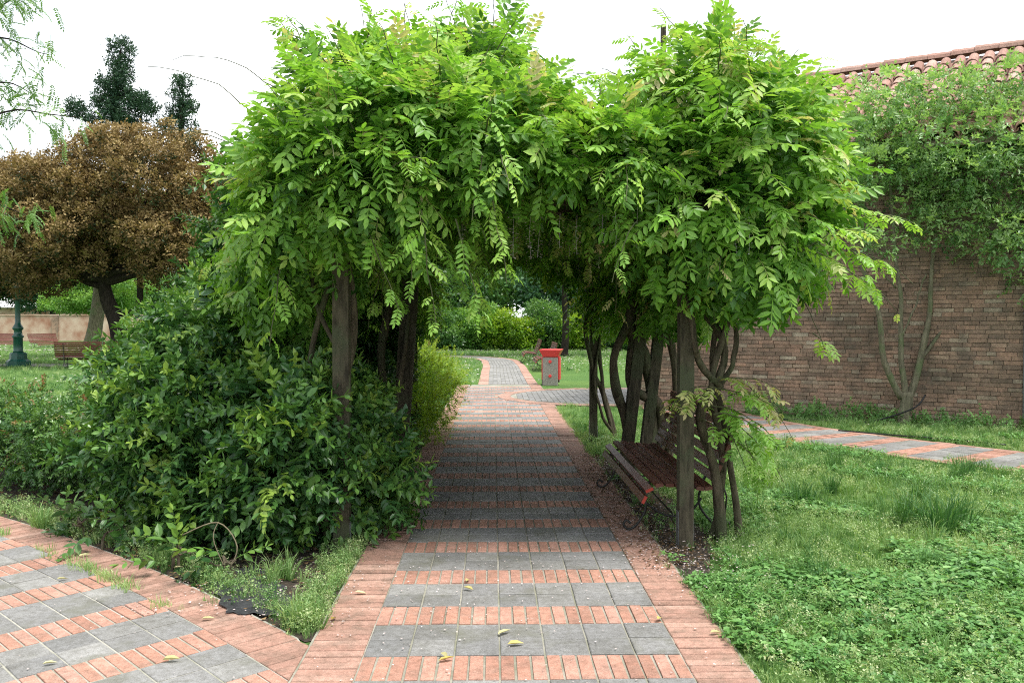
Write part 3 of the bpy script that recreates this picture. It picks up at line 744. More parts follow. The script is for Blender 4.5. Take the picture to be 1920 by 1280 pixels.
# brick pier and low step at the right edge
pier = thing('brick_pier', 'low brick pier with ivy at the right edge of the brick wall', 'pier', (7.30, 11.25, 0))
ps = Scatter([Tm(*prism_piece([(-.5, -.5), (.5, -.5), (.5, .5), (-.5, .5)], -.5, .5, .02)[:2])]); P_, S_, T_ = [], [], []
cm = MB(); cm.box((0.2, 0, .35), (.44, .40, .66)); cm.build('core', M['wallm'], pier)
for c_ in range(10):
    for k in range(2):
        for yy in (-.1, .1):
            P_.append((k * .25 + .075, yy, .034 + c_ * .066)); S_.append((.243, .212 + .0, .058)); T_.append(random.uniform(.3, .8))
ps.add(np.array(P_), np.array([np.eye(3)] * len(P_)), np.array(S_), np.array(T_)); ps.bake('brick_rest', M['border'], pier, len(P_), 'brick', origin=(0, 0, 0), score=lambda w, r: w[:, 2])

# ================================================================ PERGOLA
perg = thing('pergola', 'weathered timber pergola over the brick and stone path, buried in wisteria', 'pergola', (0, 8.2, 0))
def pbuild(mb, name, mat): return mb.build(name, mat, perg)
OFF = np.array([0, -8.2, 0])
def post(x, y_, x2=None, y2=None, w=.095, z=2.2):
    mb = MB(); a = np.array([x, y_, -.05]) + OFF; b = np.array([x if x2 is None else x2, y_ if y2 is None else y2, z]) + OFF
    mb.beam(a, b, w, w, (0, 1, 0)); o = pbuild(mb, 'post', M['wood'])
    br = MB(); br.box(a + np.array([-w / 2 - .003, 0, .16]), (.005, w * .7, .26)); br.box(a + np.array([w / 2 + .003, 0, .15]), (.005, w * .7, .16)); br.build('bracket', M['zinc'], o)
    return o
post(1.15, 5.65); post(-1.13, 5.65, w=.105)
post(1.10, 8.05, 1.36, 8.1, .11); post(1.30, 8.2, 1.56, 8.2, .10)
post(-1.05, 8.2, -.90, 8.2, .15)
post(1.14, 10.8); post(-1.14, 10.8)
for x in (-1.2, 1.2):
    mb = MB(); mb.beam(np.array([x, 5.45, 2.20]) + OFF, np.array([x, 11.2, 2.20]) + OFF, .08, .14); pbuild(mb, 'beam', M['wood'])
for k in range(17):
    mb = MB(); yy = 5.62 + k * .34; mb.beam(np.array([-1.35, yy, 2.32]) + OFF, np.array([1.35, yy, 2.32]) + OFF, .05, .11); pbuild(mb, 'rafter', M['wood'])
for k in range(16):
    mb = MB(); xx = -1.3 + k * .173; mb.beam(np.array([xx, 5.55, 2.392]) + OFF, np.array([xx, 11.2, 2.392]) + OFF, .035, .03); pbuild(mb, 'batten', M['wood'])
mb = MB(); mb.tube([(1.21, 6.8 - 8.2, 2.4), (1.22, 6.8 - 8.2, 3.85)], .022, 6); pbuild(mb, 'pole', M['wood'])

# ================================================================ WISTERIA
WT = [compound(5, .23, .066, .031, .15, 1), compound(5, .25, .068, .031, .3, 2), compound(5, .22, .07, .034, .05, 3), compound(4, .18, .062, .030, .2, 4), compound(6, .26, .062, .028, .45, 5)]

WTI = [compound(4, .24, .075, .036, .2, 61, 2), compound(4, .26, .078, .036, .35, 62, 2)]
def hang_dirs(P, N):
    n = len(P); top = np.clip(N[:, 2], 0, 1)[:, None]
    low = np.clip(2.35 - P[:, 2], 0, .7)[:, None]
    d = N * 0.75 + np.array([0, 0, -.12]) * (1 - top) + np.array([0, 0, .12]) * top + np.array([0, 0, -1.0]) * low * np.where(P[:, :1] > .4, 1.0, .45) + rng.normal(size=(n, 3)) * .5
    up = norm(np.array([0, 0, 1.]) + N * .55 + rng.normal(size=(n, 3)) * .35)
    return norm(d), up

def wisteria(label, base, blobs, dens, stems, shoots, seed, group):
    v = thing('wisteria_vine', label, 'climbing plant', base, group)
    sc = Scatter(WT + WTI); nW = len(WT)
    blobs = [(c, tuple(max(.12, q - .07) for q in r_)) for c, r_ in blobs]
    P, N = blob_points(blobs, dens, .80, 1.08, .82, 1.5, 3.2, .22)
    d, up = hang_dirs(P, N)
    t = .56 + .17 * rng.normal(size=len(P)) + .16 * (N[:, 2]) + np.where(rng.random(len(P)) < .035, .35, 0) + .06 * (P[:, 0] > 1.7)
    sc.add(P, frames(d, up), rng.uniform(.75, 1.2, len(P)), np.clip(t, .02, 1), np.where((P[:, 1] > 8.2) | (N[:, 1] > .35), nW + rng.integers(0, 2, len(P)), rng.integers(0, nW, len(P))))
    P, N = blob_points(blobs, dens * .6, .35, .8, .7, 1.75)            # inner leaves
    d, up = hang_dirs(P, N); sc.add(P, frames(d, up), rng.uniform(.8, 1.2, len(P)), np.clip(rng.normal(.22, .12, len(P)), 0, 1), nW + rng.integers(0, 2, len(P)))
    st = MB(); st_big = []
    for (p0, dr, L, arch, tt) in shoots:
        p0 = np.array(p0, float); dr = norm(np.array(dr, float)); n = 14
        s_ = np.linspace(0, 1, n)[:, None]; C = p0 + dr * L * s_ + np.array([0, 0, -arch]) * s_ ** 2 * L; C = wob(C, .015 * L, int(seed + L * 100))
        st.tube(C, np.linspace(.0048, .0022, n), 4, .3, cap=False)
        if tt is None: continue
        m = max(3, int(L / .055)); q = rng.uniform(.15, 1, m); q.sort(); ii = q * (n - 1); i0 = np.minimum(n - 2, ii.astype(int)); f = (ii - i0)[:, None]
        LP = C[i0] * (1 - f) + C[i0 + 1] * f; T = norm(C[i0 + 1] - C[i0]); sidev = norm(np.cross(T, [0, 0, 1.])) * np.where(np.arange(m) % 2, 1, -1)[:, None]
        ld = norm(T * .5 + sidev * .8 + np.array([0, 0, -.2]) + rng.normal(size=(m, 3)) * .25)
        sc.add(LP, frames(ld, norm(np.array([0, 0, 1.]) + rng.normal(size=(m, 3)) * .25)), (1 - .45 * q) * rng.uniform(.7, 1.0, m), np.clip(tt + rng.normal(0, .08, m), 0, 1), rng.integers(0, nW, m))
    b = np.array(base)
    st.v = [x - b for x in st.v]; st.build('shoots', M['gtwig'], v)['kind'] = 'stuff'
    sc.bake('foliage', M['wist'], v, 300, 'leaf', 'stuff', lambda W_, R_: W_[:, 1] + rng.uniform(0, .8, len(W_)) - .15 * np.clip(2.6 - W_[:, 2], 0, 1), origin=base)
    for i, (pts, r0, r1) in enumerate(stems):
        mb = MB(); C = wob(spline(pts, 30), .025, seed + i) - b; rr_ = np.linspace(r0, r1, 30) * (1 + .12 * np.sin(np.linspace(0, 19, 30) + i))
        mb.tube(C, rr_, 9); mb.build('stem', M['barkw'], v, smooth=True)
    return v

def raceme_tm(seed):
    r = random.Random(seed); mb = MB(); mb.tube([(0, 0, 0), (.01, 0, -.12), (0, .005, -.26)], .0015, 3)
    for i in range(46):
        z = -.02 - .24 * i / 46; a = r.uniform(0, 6.3); rr_ = .034 * (1 - .6 * i / 46) + .006; d = np.array([math.cos(a), math.sin(a), r.uniform(-.6, .2)])
        p = np.array([math.cos(a) * rr_ * .6, math.sin(a) * rr_ * .6, z]); y = norm(np.cross(d, (0, 0, 1))); L = r.uniform(.012, .02)
        mb.add([p, p + d * L * .5 + y * .007, p + d * L, p + d * L * .5 - y * .007], [(0, 1, 2, 3)], r.uniform(-.3, .3))
    return Tm.of(mb)
RT = [raceme_tm(k) for k in range(3)]

LB = [((-1.02, 5.95, 2.78), (.52, .80, .55)), ((-1.75, 6.6, 1.7), (.35, .5, .45)), ((-1.5, 6.0, 2.55), (.30, .5, .35)), ((-1.22, 6.0, 3.12), (.33, .35, .30)), ((-.62, 5.85, 2.64), (.70, .85, .60)), ((-.40, 7.0, 3.05), (.72, .95, .68)), ((.05, 6.0, 2.70), (.55, .85, .42)),
      ((-1.15, 7.9, 2.7), (.8, 1.3, .65)), ((-.1, 9.4, 2.72), (1.35, 1.9, .45)), ((-.1, 7.6, 2.75), (1.0, .9, .42)), ((-1.40, 5.8, 2.25), (.40, .7, .48)), ((-.85, 5.35, 2.36), (.55, .42, .36)), ((-.05, 6.6, 2.78), (.33, .55, .33)),
      ((-.85, 6.2, 3.02), (.32, .4, .28)), ((-1.5, 9.5, 2.1), (.5, 1.6, .6)), ((-.27, 6.3, 3.28), (.34, .35, .30)), ((-.22, 7.3, 3.12), (.38, .5, .40)), ((-.15, 5.35, 2.52), (.5, .4, .26)), ((-1.3, 10.9, 1.85), (.5, .6, .7)), ((-1.15, 5.4, 2.5), (.42, .4, .4)), ((-.4, 5.45, 2.72), (.5, .4, .38)), ((-1.62, 6.1, 1.95), (.3, .5, .4))]
RBb = [((1.28, 6.0, 2.84), (.50, .75, .62)), ((1.62, 6.1, 2.58), (.52, .9, .60)), ((1.74, 5.9, 2.12), (.42, .7, .50)), ((.74, 5.95, 2.50), (.45, .8, .36)), ((1.40, 8.2, 2.65), (.8, 1.5, .55)),
       ((1.2, 5.45, 2.22), (.60, .42, .40)), ((1.5, 5.5, 1.98), (.40, .4, .40)), ((1.92, 6.1, 2.86), (.30, .36, .36)), ((2.0, 6.0, 2.45), (.34, .4, .36)), ((1.52, 5.5, 2.62), (.48, .45, .42)), ((.7, 5.5, 2.55), (.38, .4, .30)), ((1.1, 10.2, 2.6), (.95, 1.3, .5)), ((1.52, 7.5, 1.95), (.36, .9, .55)), ((1.5, 9.6, 1.8), (.35, 1.0, .6)), ((1.3, 10.9, 1.9), (.35, .5, .6)), ((.5, 8.2, 2.7), (.8, 1.6, .42))]
def rnd_shoots(blobs, n, seed, ymax=7.2):
    P, N = blob_points(blobs, 30, .95, 1.02, .95, 1.9); k = np.where((P[:, 1] < ymax) & (N[:, 1] < .5))[0]; r = np.random.default_rng(seed); k = r.choice(k, n, False); out = []
    for i in k:
        up_ = N[i][2] > .35
        out.append((P[i], N[i] + (np.array([0, 0, .5]) if up_ else np.array([0, -.1, .1])) + r.normal(size=3) * .35, r.uniform(.25, .5), .2 if up_ else r.uniform(.3, .9), float(r.choice([.55, .7, .85, .95], p=[.4, .35, .2, .05]))))
    return out
shL = rnd_shoots(LB, 70, 3) + [((-1.0, 5.15, 2.2), (.5, -.2, -.6), .55, .5, .6), ((-.55, 5.0, 2.15), (.15, -.1, -1), .6, .2, .65), ((-.35, 5.0, 2.1), (.3, -.2, -1), .5, .2, .6), ((-.15, 5.0, 2.3), (.2, -.2, -1), .5, .2, .7),
      ((-.65, 5.1, 2.2), (.1, -.1, -1), .45, .1, .62), ((-.6, 5.3, 2.2), (.6, 0, -.7), .5, .4, .55)]
shL += [((-1.5, 5.9, 2.7), (-.72, -.1, .75), 1.35, .35, None), ((-1.4, 6.0, 2.9), (-.62, 0, .75), 1.5, .5, None), ((-1.7, 5.9, 2.5), (-.5, 0, .75), 1.0, .6, None), ((-1.7, 6.1, 2.6), (-.8, 0, .5), 1.1, .3, None), ((-.75, 5.9, 3.0), (.02, 0, 1), .85, .05, None), ((-.95, 5.9, 3.1), (-.15, 0, 1), .6, .05, None)]
shR = rnd_shoots(RBb, 60, 5) + [((1.35, 5.2, 2.0), (-.25, -.2, .5), .3, 1.5, .9), ((2.2, 5.7, 2.2), (.7, -.2, .2), .5, .4, .75), ((2.15, 5.7, 2.0), (.7, -.2, 0), .5, .5, .7), ((2.25, 5.8, 1.85), (.7, 0, -.1), .4, .6, .7), ((1.3, 5.6, 1.1), (.7, -.1, .3), .5, .5, 1.0), ((1.25, 5.6, 1.05), (.4, -.1, .1), .5, .5, .65), ((1.3, 5.6, .95), (.6, -.1, .0), .45, .6, .6), ((1.45, 5.7, .85), (.4, -.1, -.2), .4, .6, .55), ((1.3, 5.6, 1.0), (-.5, -.1, .15), .35, .5, .9), ((1.5, 5.7, 1.1), (.5, 0, -.1), .4, .8, .95), ((1.5, 5.7, .8), (.2, -.1, -.3), .3, .4, .6),
      ((1.25, 5.7, .85), (.8, -.2, -.2), .4, .5, .6), ((1.45, 5.7, 1.0), (.7, 0, .35), .42, .7, 1.0), ((1.1, 5.55, 1.0), (.2, -.2, .3), .35, .5, .95), ((1.4, 5.7, .9), (.3, -.2, -.6), .35, .3, .5), ((1.95, 6.0, 1.9), (.35, 0, -.7), .6, .1, None), ((2.15, 6.05, 1.42), (.7, 0, -.45), .25, .2, .8), ((1.3, 5.5, .9), (.5, -.1, .1), .4, .7, .55)]
wisteria('left hand wisteria mound, tall and ragged, spilling over the left posts of the pergola', (-1.3, 6.0, 0), LB, 150,
         [([(-1.25, 5.75, -.02), (-1.28, 5.7, .7), (-1.05, 5.75, 1.4), (-1.2, 5.75, 2.4)], .04, .02), ([(-1.5, 5.9, -.02), (-1.42, 5.85, .9), (-1.25, 5.8, 1.7), (-.9, 5.9, 2.6)], .03, .015), ([(-1.35, 5.8, 0), (-1.1, 5.6, 1.0), (-1.35, 5.8, 1.7), (-1.0, 5.8, 2.5)], .022, .012),
          ([(-1.15, 8.35, 0), (-1.22, 8.3, 1.2), (-1.0, 8.3, 2.5)], .05, .03), ([(-.95, 8.3, 0), (-1.05, 8.1, .9), (-.8, 8.2, 2.4)], .03, .02), ([(-1.2, 6.1, 1.6), (-1.45, 6, 2.3), (-1.3, 6, 3.2)], .02, .008), ([(-.9, 6.1, 2.5), (-.6, 6.0, 3.0), (-.7, 6.0, 3.4)], .015, .006)],
         shL, 11, 'wisterias climbing the pergola')
wisteria('right hand wisteria mound, rounded with dark hanging leaves, over the red slatted bench', (1.35, 6.0, 0), RBb, 160,
         [([(1.45, 5.85, -.02), (1.40, 5.8, .45), (1.28, 5.75, .9), (1.42, 5.8, 1.35), (1.2, 5.8, 1.75), (1.1, 5.9, 2.4)], .038, .02), ([(1.60, 5.95, -.02), (1.52, 5.9, .6), (1.40, 5.85, 1.2), (1.5, 5.9, 1.9), (1.6, 6, 2.5)], .027, .016),
          ([(1.40, 5.9, 0), (1.46, 5.85, .5), (1.36, 5.75, 1.1), (1.50, 5.8, 1.6), (1.35, 5.9, 2.4)], .03, .018), ([(1.34, 5.8, .9), (1.52, 5.8, 1.25), (1.42, 5.8, 1.8)], .022, .014), ([(1.42, 5.75, 1.05), (1.2, 5.6, 1.3), (1.12, 5.58, 1.7), (1.2, 5.7, 2.2)], .024, .012),
          ([(1.35, 8.3, 0), (1.42, 8.3, .6), (1.30, 8.15, 1.15), (1.18, 8.1, 1.45), (1.3, 8.1, 2.3)], .06, .04), ([(1.5, 8.4, 0), (1.48, 8.3, .7), (1.2, 8.1, .95), (1.45, 8.2, 2.4)], .06, .04), ([(1.25, 8.15, 0), (1.10, 8.1, .6), (1.02, 8.0, 1.1), (1.18, 8.05, 1.6), (1.2, 8.1, 2.4)], .05, .035), ([(1.6, 8.35, 0), (1.6, 8.2, 1.0), (1.4, 8.2, 2.4)], .05, .03),
          ([(1.42, 10.9, 0), (1.30, 10.85, .5), (1.12, 10.75, 1.0), (1.06, 10.7, 1.5), (1.15, 10.8, 2.3)], .035, .02), ([(1.40, 10.85, 0), (1.28, 10.8, .7), (1.20, 10.8, 1.2), (1.25, 10.8, 2.2)], .03, .02), ([(1.44, 10.9, .05), (1.22, 10.7, .3), (1.15, 10.7, .8), (1.3, 10.8, 1.6), (1.3, 10.8, 2.2)], .02, .015)],
         shR, 23, 'wisterias climbing the pergola')
# faded flower clusters hang below the rafters
fl = Scatter(RT); fP = []
for k in range(110): fP.append((random.uniform(-1.0, 1.3), random.uniform(5.5, 10.8), random.uniform(2.15, 2.4)))
for p in ((.55, 5.3, 2.2), (.62, 5.25, 2.18), (.1, 5.3, 2.15), (1.33, 5.1, 2.12), (1.40, 5.1, 2.15), (.75, 5.2, 2.2), (.15, 5.4, 2.2), (.0, 5.4, 2.2), (.3, 5.5, 2.2), (.42, 5.6, 2.2)): fP.append(p)
fP = np.array(fP); nfp = len(fP); az_ = rng.uniform(0, 6.3, nfp); zz = np.zeros(nfp)
fR = np.stack([np.stack([np.cos(az_), -np.sin(az_), zz], 1), np.stack([np.sin(az_), np.cos(az_), zz], 1), np.stack([zz, zz, zz + 1], 1)], 1)
fl.add(fP, fR, rng.uniform(.7, 1.15, nfp), rng.uniform(.1, .9, nfp))
vines = [o for o in COL.objects if o.name.startswith('wisteria_vine')]
fl.bake('flower_cluster_rest', M['flower'], vines[1], nfp, 'flower_cluster', origin=(1.35, 6.0, 0))

# ================================================================ SHRUBS
DT = [sprig(6, .22, .086, .046, k, True, .25) for k in range(5)]
PT = [sprig(7, .15, .042, .022, 20 + k, True, .05, (40, 65), .001, .2, 2) for k in range(4)]
YT = [sprig(8, .17, .036, .016, 40 + k, True, .1, (40, 70), .001, .25, 2) for k in range(4)]
DTI = [sprig(6, .22, .086, .046, 5 + k, True, .25, lod=2) for k in range(3)]
LTm = []
for k in range(4):
    mb = MB(); leaflet(mb, (0, 0, 0), (1, 0, -.1 * k), (0, 0, 1), .082, .042, 0, .3, .1 + .08 * k); LTm.append(Tm.of(mb))

def shrub(name, label, cat, base, blobs, tmpl, mat, dens, t0, stems, single=None, inner=.5, zmin=.03, tup=.18, group=None, spr=.5, sc_rng=(.8, 1.2), nsingle=300, lump=None):
    v = thing(name, label, cat, base, group); sc = Scatter(tmpl)
    if lump: blobs2 = lumps(blobs, lump[0], lump[1], len(name) + int(dens), squash=.75)
    else: blobs2 = blobs
    P, N = blob_points(blobs2, dens, .7, 1.08, .8, zmin, 4.0, .18)
    d = foliage_dirs(N, .8, .15, spr); up = norm(np.array([0, 0, 1.]) + N * .4 + rng.normal(size=(len(P), 3)) * .3)
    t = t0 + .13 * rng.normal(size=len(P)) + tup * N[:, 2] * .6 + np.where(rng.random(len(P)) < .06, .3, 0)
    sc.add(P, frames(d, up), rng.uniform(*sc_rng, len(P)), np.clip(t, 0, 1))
    if inner:
        P2, N2 = blob_points(blobs, dens * inner, .45, .8, .7, zmin); d = foliage_dirs(N2, .5, .2, .7)
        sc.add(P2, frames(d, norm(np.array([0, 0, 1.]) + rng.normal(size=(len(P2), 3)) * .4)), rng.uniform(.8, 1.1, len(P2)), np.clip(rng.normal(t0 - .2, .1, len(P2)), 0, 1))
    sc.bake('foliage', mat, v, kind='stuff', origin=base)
    if single:
        s2 = Scatter(single); dd = np.linalg.norm(P - CAM, axis=1) + rng.uniform(0, .6, len(P)); o = np.argsort(dd)[:nsingle]
        ld = foliage_dirs(N[o], .8, -.15, .45)
        s2.add(P[o] + N[o] * .05, frames(ld, norm(np.array([0, -.2, 1.]) + rng.normal(size=(len(o), 3)) * .35)), rng.uniform(.8, 1.15, len(o)), np.clip(t[o] + .12, 0, 1))
        s2.bake('leaf_rest', mat, v, nsingle, 'leaf', origin=base)
    mb = MB(); b = np.array(base)
    for i, (c, r_) in enumerate(blobs):
        for k in range(stems):
            e = np.array(c) + np.array(r_) * norm(rng.normal(size=3)) * .6; s0 = b + np.array([random.uniform(-.12, .12), random.uniform(-.12, .12), -.02])
            q = np.array([(s0 * .55 + e * .45)]) + np.array([[0, 0, .1]]); C = wob(spline([s0, q[0], e], 12), .03, i * 7 + k) - b
            mb.tube(C, np.linspace(.012, .004, 12), 5)
    mb.build('branches', M['barkw'], v)
    return v

shrub('dogwood_shrub', 'big dark green shrub with pointed leaves filling the bed left of the path', 'shrub', (-1.9, 6.5, 0),
      [((-1.75, 6.15, .62), (.85, .62, .60)), ((-1.33, 5.95, .48), (.42, .45, .40)), ((-1.38, 5.6, .72), (.32, .3, .44)), ((-2.25, 6.5, .78), (.78, .7, .66)), ((-1.6, 6.5, .74), (.5, .5, .42)), ((-2.0, 6.9, 1.0), (.6, .6, .48)), ((-1.22, 6.5, .38), (.28, .5, .30)), ((-2.6, 7.0, .7), (.6, .6, .62)), ((-1.5, 5.75, .42), (.45, .4, .36)), ((-2.1, 6.1, .45), (.5, .4, .35))],
      DT, M['dog'], 160, .50, 4, LTm, inner=.35, lump=(4.5, .2))
shrub('tall_shrub', 'taller leafy shrub rising behind the big dark one beside the left wisteria', 'shrub', (-2.6, 8.3, 0),
      [((-2.7, 8.2, 1.05), (.65, .7, .75)), ((-2.25, 8.1, 1.6), (.55, .5, .6)), ((-3.25, 8.3, .8), (.5, .6, .6)), ((-2.35, 8.2, 2.05), (.38, .4, .4)), ((-2.5, 8.1, 2.45), (.16, .2, .16)), ((-2.35, 8.1, 2.9), (.15, .2, .14)), ((-3.0, 8.0, .5), (.5, .6, .4)), ((-2.9, 8.2, 1.7), (.3, .4, .4))],
      DT[:2] + DTI, M['dog'], 120, .55, 3, inner=.3, lump=(3.5, .22))
shrub('shade_shrub', 'dark leafy shrub behind the left posts of the pergola beside the golden shrub', 'shrub', (-1.75, 9.6, 0),
      [((-1.8, 9.6, .9), (.5, .7, .8)), ((-1.6, 9.4, 1.5), (.35, .5, .5)), ((-2.1, 9.9, 1.6), (.5, .6, .6)), ((-1.5, 8.8, .5), (.3, .4, .4))],
      DTI, M['dog'], 120, .45, 3, inner=.3, lump=(3.5, .22))
shrub('evergreen_shrub', 'low evergreen shrub with small glossy leaves and a few red tips at the left edge', 'shrub', (-3.7, 7.7, 0),
      [((-3.8, 7.7, .48), (.6, .6, .40)), ((-4.5, 8.0, .45), (.5, .6, .36)), ((-3.2, 7.6, .62), (.45, .6, .50)), ((-3.35, 7.2, .38), (.5, .4, .30)), ((-5.0, 8.5, .4), (.5, .5, .34)), ((-3.5, 8.1, .62), (.4, .5, .42))],
      PT, M['priv'], 195, .5, 3, spr=.45, inner=.4, lump=(5, .17))
shrub('golden_shrub', 'rounded yellow green shrub at the left edge of the path inside the pergola', 'shrub', (-1.2, 11.2, 0),
      [((-1.25, 11.0, .55), (.55, .6, .58)), ((-1.2, 12.2, .6), (.55, .9, .55)), ((-1.05, 10.5, .35), (.35, .45, .35)), ((-1.3, 13.4, .6), (.6, .9, .5))],
      YT, M['yell'], 125, .6, 3, spr=.45, lump=(4, .18))
for k, (x, yy, s_) in enumerate(((-2.62, 5.72, 1.0), (-3.0, 5.9, .8), (-1.98, 5.15, .9), (-1.72, 5.0, .8), (-3.25, 6.3, .7))):
    shrub('weed_plant', ['broad leaved weed on the soil at the edge of the left path', 'small weed with drooping leaves left of the broad leaved one', 'leafy seedling under the front of the big shrub', 'leafy seedling nearest the bare corner of the bed', 'dark weed under the low evergreen shrub'][k], 'weed', (x, yy, 0),
          [((x, yy, .10 * s_), (.17 * s_, .14 * s_, .10 * s_))], DT, M['dog'], 60, .45, 2, inner=0, zmin=.0, group='weeds at the edge of the planting bed')
# bare twigs standing out of the big shrub
bt = MB(); bt.tube(spline([(-1.72, 5.1, .0), (-1.66, 5.1, .16), (-1.78, 5.12, .30), (-2.0, 5.15, .22)], 16), .004, 5); bt.tube(spline([(-1.72, 5.1, .0), (-1.80, 5.1, .2), (-1.78, 5.12, .3)], 10), .003, 5)
tag(bt.build('bare_twig', M['twig'], smooth=True), 'bent bare twig standing in front of the big dark shrub', 'twig')

# ================================================================ TREES
def limb_tree(parent, base, trunk, limbs, mat, r0, origin, name='trunk', rt=.6):
    o = np.array(origin); mb = MB(); C = wob(spline(trunk, 16), .03, 3) ; mb.tube(C - o, r0 * np.linspace(1.25, rt, 16) ** 1.0, 10); mb.tube([C[0] - o, C[1] - o], [r0 * 1.5, r0 * 1.2], 10)
    tr = mb.build(name, mat, parent, smooth=True); lb = MB()
    for i, (pts, a, b_) in enumerate(limbs):
        C = wob(spline(pts, 18), .04 + a * .3, 5 + i); lb.tube(C - o, np.linspace(a, b_, 18), 7)
    if limbs: lb.build('limbs', mat, parent, smooth=True)
    return tr

def tree(name, label, base, H, crown, mat, bark, r0=.2, lump=(1.0, .6), clumpt=None, dens=30, t0=.5, zsq=.7, group=None, trunk=None, limbs=None, tz=.25, tr=.13, up=.4, seed=1, autolimbs=True, lo=.75, kind=None):
    v = thing(name, label, 'tree', base, group); b = np.array(base, float)
    trunk = trunk or [b, b + [0, 0, H * .25], b + [.1, 0, H * .5]]
    tip = np.array(trunk[-1], float)
    lim = list(limbs or [])
    if autolimbs:
        for i, (c, r_) in enumerate(crown):
            lim.append(([tip * .9 + b * .1, (tip + np.array(c)) / 2 + np.array([0, 0, -.15]), np.array(c) + np.array([0, 0, .2])], r0 * .55, r0 * .12))
    limb_tree(v, base, trunk, lim, bark, r0, base)
    L = lumps(crown, lump[0], lump[1], seed, squash=zsq) if lump else crown
    P, N = blob_points(L, dens, lo, 1.08, .75)
    sc = Scatter(clumpt); d = foliage_dirs(N, .7, up * .5, .5)
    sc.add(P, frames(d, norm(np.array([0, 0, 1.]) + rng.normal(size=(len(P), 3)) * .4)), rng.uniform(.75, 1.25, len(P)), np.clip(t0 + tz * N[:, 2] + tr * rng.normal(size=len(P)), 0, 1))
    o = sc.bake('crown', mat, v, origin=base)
    return v

C12 = [clump(9, .11, .09, .045, k) for k in range(5)]
C20 = [clump(9, .2, .16, .08, 10 + k) for k in range(4)]
C40 = [clump(10, .42, .3, .16, 20 + k) for k in range(4)]
CB = [clump(9, .12, .085, .065, 40 + k) for k in range(4)]
# brown flowering evergreen oaks
tree('holm_oak', 'broad oak with rusty brown bloom over its crown, dark forked trunk, left of the pergola', (-12.7, 29.0, 0), 9,
     [((-11.6, 29, 5.7), (3.2, 2.6, 2.4)), ((-8.9, 28.9, 4.6), (1.5, 1.6, 1.3)), ((-14.4, 28.6, 5.1), (2.4, 2.3, 2.0)), ((-9.6, 28.7, 5.7), (1.7, 1.8, 1.4)), ((-15.6, 28.6, 4.0), (1.8, 1.6, 1.2)), ((-14.9, 28.2, 3.3), (1.2, 1.2, .8)), ((-10.7, 28.2, 3.2), (1.1, 1, .7)), ((-9.3, 28.4, 3.6), (1.2, 1, .9)), ((-15.4, 28.6, 6.0), (1.3, 1.3, .9)), ((-13.6, 28.4, 6.3), (1.8, 1.7, 1.2)), ((-9.9, 28.7, 4.6), (1.9, 2.0, 1.9)), ((-12.8, 28, 4.3), (2.4, 2.0, 1.1)), ((-10.6, 28, 4.0), (1.9, 1.7, 1.1)), ((-12.0, 28.8, 7.0), (1.8, 1.7, 1.0))],
     M['brown'], M['barkd'], .27, (2.0, .36), CB, 24, .62, .8, 'rusty brown oaks on the left', [(-12.7, 29, 0), (-12.75, 29, 1.2), (-13.1, 29, 2.4), (-13.3, 29, 3.2)],
     [([(-12.75, 29, 1.4), (-12.2, 29, 2.2), (-11.8, 29, 4.0)], .15, .07), ([(-13.1, 29, 2.6), (-14.2, 29, 3.2), (-15.0, 29, 4.2)], .13, .06)], tz=.30, tr=.16, seed=4)
tree('holm_oak', 'second rusty brown oak at the left edge of the picture behind the lamp post', (-19.0, 31.0, 0), 8,
     [((-17.0, 30.6, 5.3), (2.2, 2.3, 1.9)), ((-19.4, 31, 4.9), (2.4, 2.4, 2.0)), ((-17.6, 30.4, 3.5), (1.8, 1.6, 1.1)), ((-21.5, 31, 4.6), (2.0, 2, 1.8))],
     M['brown'], M['barkd'], .24, (1.9, .36), CB, 24, .58, .8, 'rusty brown oaks on the left', [(-19.0, 31, 0), (-18.6, 31, 1.6), (-17.9, 31, 3.0), (-17.4, 31, 4)], tz=.3, tr=.16, seed=9)
tree('oak', 'slender dark trunked oak just right of the forked oak, hidden behind the tall shrub', (-11.6, 31.5, 0), 7,
     [((-9.0, 31.5, 4.6), (1.7, 1.8, 1.7)), ((-10.5, 32, 5.2), (2, 2, 1.8))], M['brown'], M['barkd'], .16, (1.1, .55), CB, 26, .3, .75, None, [(-11.6, 31.5, 0), (-11.6, 31.5, 2), (-11.4, 31.5, 3.5)],
     [([(-10.9, 31.5, .0), (-10.6, 31.5, 1.6), (-9.6, 31.5, 3.2)], .14, .07)], seed=12)
tree('plane_tree', 'tree with a thick pale grey trunk standing behind the forked oak', (-17.1, 36.0, 0), 9,
     [((-17.0, 36.5, 5.4), (2.2, 2, 1.6)), ((-14.5, 37, 5.2), (2, 2, 1.4))], M['mid'], M['barkg'], .27, (1.0, .7), C20, 18, .4, .7, None, [(-17.1, 36, 0), (-16.7, 36, 1.6), (-16.4, 36, 3.6), (-16.2, 36, 5)], seed=14)
